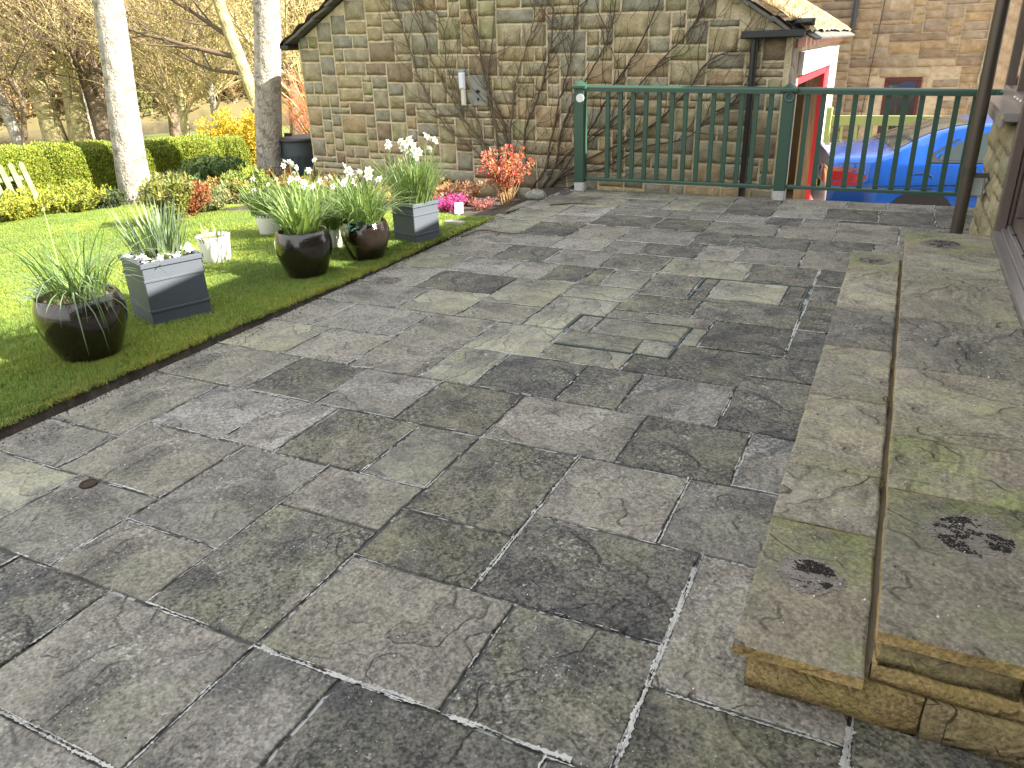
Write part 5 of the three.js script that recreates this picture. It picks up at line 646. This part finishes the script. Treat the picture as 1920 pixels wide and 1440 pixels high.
shrub('golden_conifer', 'bright golden yellow bush behind the second pale trunk', -12.9, -13.0, { stems: 60, h: 1.15, r: 0.75, lo: 0.0, per: 9, sp: 0.13, ls: 2.0, tr: 0.008, m: leafMat([0.62, 0.45, 0.015], 0.3), tints: [[1, 1, 1], [1.1, 1.05, 1], [0.8, 0.85, 1], [0.65, 0.8, 1]] });
shrub('dogwood_shrub', 'orange-red twiggy dogwood thicket beside the garage corner', -10.2, -12.6, { stems: 160, h: 1.9, r: 0.9, lo: 0.3, per: 2, sp: 0.12, ls: 0.7, tr: 0.009, twig: mat([0.4, 0.13, 0.05], 0.9), m: leafMat([0.5, 0.2, 0.06], 0.3), tints: redT });
for (const [lb, x, z, h, r, c, ls, st] of [['glossy green shrub between the trunks', -9.6, -9.0, 0.62, 0.4, [0.12, 0.2, 0.06], 1.5, 34], ['pale lime euphorbia mound at the hedge foot', -10.35, -7.1, 0.3, 0.4, [0.26, 0.3, 0.03], 1.1, 30], ['yellow-green spurge clump by the picket gate', -10.2, -6.2, 0.28, 0.45, [0.3, 0.33, 0.03], 1.1, 34], ['bronze-tinted peony shoots beside the lawn', -7.6, -6.6, 0.34, 0.3, [0.28, 0.1, 0.03], 1.0, 22], ['tall bronze-tipped spurge behind the nearer planter', -7.2, -6.1, 0.5, 0.3, [0.2, 0.22, 0.04], 1.1, 20], ['low grey-green groundcover at the bed edge', -8.0, -7.3, 0.24, 0.5, [0.2, 0.22, 0.09], 0.9, 44], ['straw-coloured clump between the trunks', -8.6, -8.2, 0.3, 0.45, [0.36, 0.26, 0.09], 0.9, 40], ['lime green clump beneath the second trunk', -8.3, -8.4, 0.4, 0.35, [0.2, 0.26, 0.05], 1.2, 30], ['red-stemmed clump at the foot of the straight trunk', -8.2, -8.9, 0.4, 0.28, [0.42, 0.1, 0.04], 0.9, 26], ['rust and green mixed clump before the water butt', -7.4, -8.6, 0.34, 0.4, [0.34, 0.2, 0.06], 1.0, 34], ['leafy bed plants left of the red shrub', -5.3, -8.2, 0.22, 0.5, [0.3, 0.24, 0.06], 1.0, 40], ['pink-budded low plants between heather and red shrub', -4.6, -7.9, 0.2, 0.35, [0.36, 0.2, 0.12], 0.9, 30], ['dark evergreen clump under the first hedge', -10.3, -7.6, 0.2, 0.3, [0.06, 0.09, 0.03], 1.0, 20], ['variegated spreading shrub in front of the long hedge', -10.0, -8.6, 0.42, 0.5, [0.26, 0.28, 0.1], 1.1, 44]])
  shrub('border_plant', lb, x, z, { stems: st, h, r, lo: 0.15, per: 7, sp: 0.05, ls: ls * 1.3, tr: 0.005, m: leafMat(c, 0.3), cat: 'plant', group: 'border plants around the lawn' });
shrub('magenta_heather', 'magenta heather cushion beside the far planter', -4.35, -7.3, { stems: 40, h: 0.17, r: 0.17, lo: 0.3, per: 5, sp: 0.025, ls: 0.55, tr: 0.003, m: leafMat([0.55, 0.05, 0.28], 0.3), tints: [[1, 1, 1], [1.2, 1.5, 1.2], [0.7, 0.6, 0.7]], cat: 'heather' });
shrub('pink_heather', 'small dusky pink heather clump right of magenta one', -4.05, -7.5, { stems: 30, h: 0.13, r: 0.16, lo: 0.3, per: 4, sp: 0.025, ls: 0.5, tr: 0.003, m: leafMat([0.34, 0.13, 0.14], 0.3), cat: 'heather' });
{ const t = thing('plant_label', 'white plastic plant label stuck in the flower bed', 'label', [-4.15, lawnY(-4.15, -7.15), -7.15], 0.4); const g = boxG(0.09, 0.12, 0.003, 0, 0.09, 0, 0); g.rotateX(-0.4); part('tag', g, mat([0.75, 0.78, 0.85], 0.5), t); const st = boxG(0.02, 0.06, 0.003, 0, 0.02, 0); part('spike', st, mat([0.7, 0.72, 0.76], 0.5), t); }
{ const t = new THREE.IcosahedronGeometry(0.11, 2), p = t.attributes.position; for (let k = 0; k < p.count; k++) { const f = 1 + 0.35 * (fbm(p.getX(k) * 9 + 20, p.getY(k) * 9 + p.getZ(k) * 7 + 40, 3, 256) - 0.5); p.setXYZ(k, p.getX(k) * f * 1.2, p.getY(k) * f * 0.8, p.getZ(k) * f); } t.computeVertexNormals(); const o = part('pale_rock', t, mat([0.5, 0.55, 0.48], 0.9, { map: stoneTex, bumpMap: stoneBump, bumpScale: 0.02 }), scene); o.position.set(-3.78, -0.05, -8.35); tag(o, 'pale lichen-covered rock at the far terrace corner', 'rock'); }
// water butt
{ const bx = -8.45, bz = -9.78, by = -0.5, t = thing('water_butt', 'dark slate-blue ribbed water butt at the garage corner', 'water butt', [bx, by, bz]); const N = 64, H = 0.86, mb = new MB(), m = mat([0.035, 0.05, 0.06], 0.5); const rings = [[0, 0.245], [0.1, 0.26], [0.35, 0.285], [0.6, 0.295], [0.62, 0.303], [0.67, 0.303], [0.69, 0.295], [0.86, 0.285]]; rings.forEach(([y, r], j) => { for (let k = 0; k <= N; k++) { const a = k / N * 6.2832, q = r + (j < 4 ? 0.006 * Math.cos(k * Math.PI / 2) : 0); mb.v(Math.cos(a) * q, y, Math.sin(a) * q); } }); for (let j = 0; j < rings.length - 1; j++) for (let k = 0; k < N; k++) { const a = j * (N + 1) + k; mb.q(a, a + N + 1, a + N + 2, a + 1); } part('barrel', mb.geo(true), m, t); part('lid', lathePot([[0.001, 0.93], [0.2, 0.925], [0.3, 0.9], [0.315, 0.88], [0.315, 0.85], [0.29, 0.85]], 48), mat([0.05, 0.04, 0.042], 0.5), t); part('lid_handle', boxG(0.12, 0.05, 0.06, -0.14, 0.94, 0.1, 0.01), mat([0.02, 0.02, 0.02], 0.5), t); }
// trees beyond the hedge and by the river
const mead = (lb, x, z, path, rad, bark, twig, limbs, o = {}) => tree('riverside_tree', lb, [x, lawnY(x, z) - 0.05, z], { ...base, dep: 3, rmin: 0.006, b1: 1.1, leaf: 0.25, ls: 0.05, path, rad, bark, twig, limbs, ...o }, 'bare trees between hedge and river');
const fan = (n, s0, s1, len, r, up = 0.6) => Array.from({ length: n }, (_, k) => { const a = k * 2.4 + R(); return [mix(s0, s1, n > 1 ? k / (n - 1) : 0), Math.cos(a), up + rr(-0.25, 0.4), Math.sin(a), len * rr(0.7, 1.2), r * rr(0.7, 1.1)]; });
mead('mossy twin-stemmed tree beyond the hedge, left stem', -26.9, -18.4, [[0, 0, 0], [-0.1, 1, 0], [-0.3, 2.2, 0], [-0.5, 4, 0.2], [-0.4, 6, 0]], [0.42, 0.34, 0.32, 0.2, 0.1], M.barkMoss, M.twigPale, fan(12, 0.4, 1, 3.2, 0.09));
mead('mossy twin-stemmed tree beyond the hedge, right stem', -26.3, -18.9, [[0, 0, 0], [0.1, 1, 0], [0.2, 2.2, 0], [0.5, 4, 0.2], [0.6, 6, 0]], [0.4, 0.34, 0.3, 0.2, 0.1], M.barkMoss, M.twigPale, fan(12, 0.4, 1, 3.2, 0.09));
mead('dark ivy-brown trunk leaning behind the first pale trunk', -25.6, -19.6, [[0, 0, 0], [-0.2, 1.5, 0], [-0.5, 3, 0], [-0.9, 5, 0.2], [-1.3, 8, 0]], [0.5, 0.4, 0.36, 0.33, 0.2], M.barkDark, M.twigDark, fan(16, 0.25, 1, 3.6, 0.1));
mead('thin pale-barked tree at the far left beyond the gate', -28.3, -18.0, [[0, 0, 0], [-0.2, 1.5, 0.1], [-0.3, 3, 0.2], [0.1, 5, 0.2], [0.1, 7, 0]], [0.22, 0.19, 0.17, 0.12, 0.05], M.bark, M.twigPale, fan(14, 0.35, 1, 3, 0.06));
mead('slanting bare sapling left of the mossy twin stems', -24.5, -15.6, [[0, 0, 0], [0.3, 0.8, 0], [0.7, 1.6, 0.1], [0.6, 2.4, 0.1]], [0.1, 0.085, 0.07, 0.04], M.barkDark, M.twigDark, fan(6, 0.4, 1, 2.2, 0.04, 0.4));
mead('white birch stem near the river bank', -29.2, -21.4, [[0, 0, 0], [0, 1.2, 0], [0.05, 2.4, 0], [0, 5, 0]], [0.22, 0.2, 0.18, 0.1], mat([0.6, 0.56, 0.48], 0.85, { map: stoneTex }), M.twigPale, fan(8, 0.4, 1, 2.4, 0.05));
mead('ivy-clad sapling in front of the river, centre', -20.0, -18.0, [[0, 0, 0], [0, 1, 0], [0.1, 2, 0], [0.1, 4, 0]], [0.16, 0.12, 0.1, 0.05], M.barkMoss, M.twigPale, fan(12, 0.3, 1, 2.6, 0.045), { leaf: 0.5 });
mead('slim pale post-like sapling right of the ivy-clad one', -19.3, -18.6, [[0, 0, 0], [0, 1, 0], [0, 2.2, 0], [0.1, 4.5, 0]], [0.13, 0.11, 0.09, 0.04], M.bark, M.twigPale, fan(14, 0.35, 1, 2.6, 0.045), { leaf: 0.5 });
mead('leaning grey stem left of the straight trunk', -14.2, -14.8, [[0.5, 0, 0], [0.2, 1.5, 0], [-0.2, 2.8, 0], [-0.8, 5, 0], [-1.4, 7, 0]], [0.18, 0.15, 0.14, 0.12, 0.08], M.barkMoss, M.twigDark, [[0.42, -1, 0.25, 0.3, 3.4, 0.07], [0.5, -1, 0.5, 0.2, 3.2, 0.06], [0.35, -1, 0.1, 0.25, 3.0, 0.05], [0.6, 0.8, 0.5, 0.2, 2.6, 0.06], [0.7, -0.6, 0.9, 0.4, 3, 0.06]], { leaf: 0.3, ls: 0.04 });
mead('bushy bare tree filling the gap between the two pale trunks', -23.5, -20.6, [[0, 0, 0], [0.1, 1.2, 0], [-0.1, 2.4, 0], [0.2, 5, 0]], [0.2, 0.17, 0.15, 0.07], M.barkDark, M.twig, fan(22, 0.15, 1, 3.4, 0.06), { leaf: 0.6 });
mead('bushy bare tree far left on the near river bank', -31.5, -16.2, [[0, 0, 0], [0.1, 1.4, 0], [-0.1, 2.6, 0], [0.2, 6, 0]], [0.26, 0.22, 0.18, 0.07], M.barkDark, M.twigPale, fan(22, 0.2, 1, 3.8, 0.07), { leaf: 0.4 });
mead('bare tree behind the garage eaves', -15.5, -17.8, [[0, 0, 0], [0.1, 1.4, 0], [-0.1, 2.6, 0], [0.2, 6, 0]], [0.2, 0.18, 0.15, 0.07], M.barkDark, M.twigPale, fan(18, 0.2, 1, 3.4, 0.06), { leaf: 0.6 });
// far bank: bushes on the water's edge, then a wooded hillside that reads as one mass
{
  const protos = [0, 1, 2].map(i => { const mb = new MB(), lf = new MB(); branch(mb, lf, V3(0, 0, 0), V3(0, 1, 0), 6.5, 0.16, 0, { ...base, dep: 3, b0: 3, b1: 1.3, first: 0.1, wob: 0.14, up: 0.05, rmin: 0.014, k0: 0.4, k1: 0.62, leaf: 0.75, ls: 0.15, sides: 6 }); return [mb.geo(), lf.geo()]; });
  const twigM = [mat([0.4, 0.3, 0.17], 0.95), mat([0.5, 0.4, 0.23], 0.95), mat([0.34, 0.26, 0.15], 0.95)], leafM = [leafMat([0.46, 0.39, 0.1], 0.4, 0.9), leafMat([0.52, 0.4, 0.18], 0.4, 0.9), leafMat([0.36, 0.36, 0.08], 0.4, 0.9)];
  const w = new THREE.Group(); w.name = 'far_woodland'; w.userData = { kind: 'stuff', label: 'bare brown woodland covering the hillside across the river', category: 'woodland' }; scene.add(w);
  const bush = new THREE.Group(); bush.name = 'river_bank_thicket'; bush.userData = { kind: 'stuff', label: 'tangled twiggy thicket along the far river bank', category: 'thicket' }; scene.add(bush);
  const place = (parent, n, fn) => protos.forEach(([a, b], i) => { const A = new THREE.InstancedMesh(a, twigM[i], n), B = new THREE.InstancedMesh(b, leafM[i], n), mx = new THREE.Matrix4(), q = new THREE.Quaternion(), c = new THREE.Color(); for (let k = 0; k < n; k++) { const [d, s, sc, sy] = fn(), p = RD.clone().multiplyScalar(d).addScaledVector(RT, s); q.setFromEuler(new THREE.Euler(rr(-0.12, 0.12), R() * 6.28, rr(-0.12, 0.12))); mx.compose(V3(p.x, hillY(d, s) - 0.2, p.z), q, V3(sc, sc * sy, sc)); A.setMatrixAt(k, mx); B.setMatrixAt(k, mx); const g = rr(0.7, 1.25); c.setRGB(g * rr(0.9, 1.1), g, g * rr(0.8, 1)); A.setColorAt(k, c); B.setColorAt(k, c); } A.name = 'twigs'; B.name = 'leaf_haze'; for (const o of [A, B]) { o.castShadow = o.receiveShadow = true; o.userData.kind = 'stuff'; parent.add(o); } });
  place(bush, 90, () => [rr(47, 51), rr(-17, 11), rr(0.25, 0.55), rr(0.6, 1)]);
  place(w, 300, () => { const d = 49 + Math.pow(R(), 1.3) * 65; return [d, rr(-0.4, 0.3) * d, rr(0.6, 1.25), 1]; });
}
// two pale houses glimpsed through the trees
for (const [lb, d, s, w, h, c] of [['pale cottage glimpsed through trees across the river', 60, -8, 7, 4, [0.62, 0.58, 0.5]], ['white house front high on the wooded hillside', 80, -3, 6, 6, [0.7, 0.68, 0.62]], ['low buff building behind the riverside thicket, left', 62, 3, 10, 4, [0.55, 0.5, 0.42]]]) {
  const p = RD.clone().multiplyScalar(d).addScaledVector(RT, s), y = hillY(d, s), t = thing('far_house', lb, 'house', [p.x, y, p.z], Math.atan2(-RD.x, -RD.z), 'houses across the river'); part('wall', boxG(w, h + 3, 5, 0, h / 2 - 1.5, 0, 0.03), mat(c, 0.9), t); const sp = new THREE.Shape(); sp.moveTo(-2.8, h); sp.lineTo(2.8, h); sp.lineTo(0, h + 2); sp.closePath(); const rg = new THREE.ExtrudeGeometry(sp, { depth: w + 0.4, bevelEnabled: false }).translate(0, 0.02, -w / 2 - 0.2).rotateY(Math.PI / 2); part('roof', rg, mat([0.2, 0.17, 0.15], 0.9), t); for (let k = -1; k <= 1; k++) { const wn = part('window', boxG(1.1, 1.3, 0.1, k * w * 0.3, h * 0.62, 2.52, 0.01), mat([0.7, 0.7, 0.68], 0.6), t); part('pane', boxG(0.9, 1.1, 0.04, k * w * 0.3, h * 0.62, 2.575), mat([0.04, 0.045, 0.05], 0.1), wn); } }
// ---------- grass blades, grit and litter ----------
{
  const tuft = (n, sc) => { const mb = new MB(); for (let k = 0; k < n; k++) mb.blade(rr(-0.018, 0.018), -0.004, rr(-0.018, 0.018), R() * 6.28, rr(0, 0.7), rr(0.022, 0.05) * sc, rr(0.0026, 0.0042) * (sc > 1 ? 1.7 : 1), rr(0, 1.0), 3); return mb.geo(); };
  const gm = leafMat([0.22, 0.32, 0.034], 0.4, 0.7); const near = tuft(9, 1), far = tuft(9, 1.25);
  const inBed = (x, z) => z < -6.98 - 0.25 * sm(-3.8, -4.8, x) && x > -7.9;
  const A = [], B = []; 
  for (let k = 0; k < 280000; k++) { const x = -3.555 - Math.pow(R(), 1.25) * 8.2, z = rr(0.9, -9.2); if (x > edgeX(z) + 0.008 || inBed(x, z)) continue; const d = Math.hypot(x, z); const vx = -0.4487, vz = -0.8937; if ((x * vx + z * vz) / d < 0.42 || d < 2.5) continue; (d < 6.5 ? A : B).push([x, z]); }
  const put = (list, geo, nm) => { const im = new THREE.InstancedMesh(geo, gm, list.length), mx = new THREE.Matrix4(), q = new THREE.Quaternion(), c = new THREE.Color(), s = V3(1, 1, 1); list.forEach(([x, z], k) => { const f = fbm(x * 1.4 + 80, z * 1.4 + 80, 3, 256), e = sm(0.12, 0.0, edgeX(z) - x), h = mix(0.75, 1.2, fbm(x * 6 + 70, z * 6 + 70, 2, 256)) * (1 - 0.25 * e); q.setFromEuler(new THREE.Euler(rr(-0.25, 0.25), R() * 6.28, rr(-0.25, 0.25))); s.set(1, h, 1); mx.compose(V3(x, lawnY(x, z), z), q, s); im.setMatrixAt(k, mx); const g = 0.72 + 0.55 * f + rr(-0.14, 0.14), dry = R() < 0.05 + 0.35 * e ? 1 : 0; c.setRGB(g * (dry ? 1.9 : 1 + 0.35 * (f - 0.4)), g * (dry ? 1.15 : 1), g * (dry ? 1.2 : 0.9)); im.setColorAt(k, c); }); im.name = nm; im.castShadow = im.receiveShadow = true; im.userData = { kind: 'stuff', label: 'short mown green grass of the lawn beside the terrace', category: 'grass' }; scene.add(im); return im; };
  put(A, near, 'grass'); put(B, far, 'grass_001').userData.label = 'short mown green grass farther up the lawn towards the hedge';
}
{ // grit on the paving
  const g = new THREE.IcosahedronGeometry(1, 0), n = 900, im = new THREE.InstancedMesh(g, mat([0.6, 0.58, 0.54], 0.9), n), mx = new THREE.Matrix4(), q = new THREE.Quaternion(), c = new THREE.Color(); for (let k = 0; k < n; k++) { const x = rr(-3.5, -0.25), z = -0.7 - Math.pow(R(), 1.3) * 6.5, s = rr(0.0012, 0.0036) * (R() < 0.06 ? 1.7 : 1); q.setFromEuler(new THREE.Euler(R() * 3, R() * 3, R() * 3)); mx.compose(V3(x, 0.002, z), q, V3(s, s * 0.6, s)); im.setMatrixAt(k, mx); const v = R() < 0.75 ? rr(0.7, 1.2) : rr(0.05, 0.25); c.setRGB(v, v, v); im.setColorAt(k, c); } im.name = 'grit'; im.castShadow = im.receiveShadow = true; im.userData = { kind: 'stuff', label: 'scattered pale grit on the terrace slabs', category: 'grit' }; scene.add(im);
  const m2 = 160, i2 = new THREE.InstancedMesh(g, mat([0.55, 0.53, 0.48], 0.9), m2); for (let k = 0; k < m2; k++) { const up = R() < 0.5, x = up ? rr(0.14, 0.6) : rr(-0.18, 0.1), z = rr(-1.7, -5.5), s = rr(0.0015, 0.004); mx.compose(V3(x, up ? 0.3125 : 0.1675, z), q, V3(s, s * 0.6, s)); i2.setMatrixAt(k, mx); const v = R() < 0.7 ? rr(0.7, 1.2) : rr(0.05, 0.2); c.setRGB(v, v, v); i2.setColorAt(k, c); } i2.name = 'grit_001'; i2.castShadow = i2.receiveShadow = true; i2.userData = { kind: 'stuff', label: 'scattered grit on the two stone steps', category: 'grit' }; scene.add(i2);
  // soil crumbs along the lawn edge of the paving
  const n3 = 1500, i3 = new THREE.InstancedMesh(g, M.peat, n3); for (let k = 0; k < n3; k++) { const z = rr(-0.8, -8.3), b = fbm(z * 2 + 30, 4, 3, 256), x = -3.56 + Math.pow(R(), 2.2) * (0.05 + 0.5 * Math.max(0, b - 0.42)), s = rr(0.001, 0.004); q.setFromEuler(new THREE.Euler(R() * 3, R() * 3, R() * 3)); mx.compose(V3(x, 0.002, z), q, V3(s * 1.5, s * 0.6, s)); i3.setMatrixAt(k, mx); } i3.name = 'soil_crumbs'; i3.castShadow = i3.receiveShadow = true; i3.userData = { kind: 'stuff', label: 'dark soil crumbs spilled along the lawn edge of the terrace', category: 'soil' }; scene.add(i3);
}
function stick(lb, pts, r) { const mb = new MB(), c = new THREE.CatmullRomCurve3(pts.map(p => V3(...p))).getPoints(24); mb.tube(c, c.map((_, k) => r * (1 - 0.6 * k / 24)), 6); const o = part(numbered('dead_stick'), mb.geo(), M.twigDark, scene); tag(o, lb, 'stick'); o.userData.group = 'sticks on the terrace'; }
stick('curved dead twig lying on the terrace near the far planter', [[-3.5, 0.012, -6.05], [-3.42, 0.02, -6.3], [-3.25, 0.015, -6.3], [-3.1, 0.012, -6.28], [-2.95, 0.014, -6.42]], 0.009);
stick('short dark twig on mossy slabs at the far terrace corner', [[-3.3, 0.01, -7.65], [-3.1, 0.012, -7.8], [-2.85, 0.01, -7.82]], 0.012);
{ const s = new THREE.Shape(); s.moveTo(-0.09, -0.03); s.lineTo(0.08, -0.035); s.lineTo(0.1, 0.02); s.lineTo(-0.07, 0.035); s.closePath(); const o = part('flat_stone', new THREE.ExtrudeGeometry(s, { depth: 0.02, bevelEnabled: true, bevelSize: 0.006, bevelThickness: 0.006, bevelSegments: 2 }).rotateX(-Math.PI / 2), mat([0.45, 0.45, 0.36], 0.9), scene); o.position.set(-3.78, 0.035, -6.42); tag(o, 'flat pale stone lying on the grass by the terrace edge', 'stone'); }
{ const im = []; }
renderer.render(scene, camera);
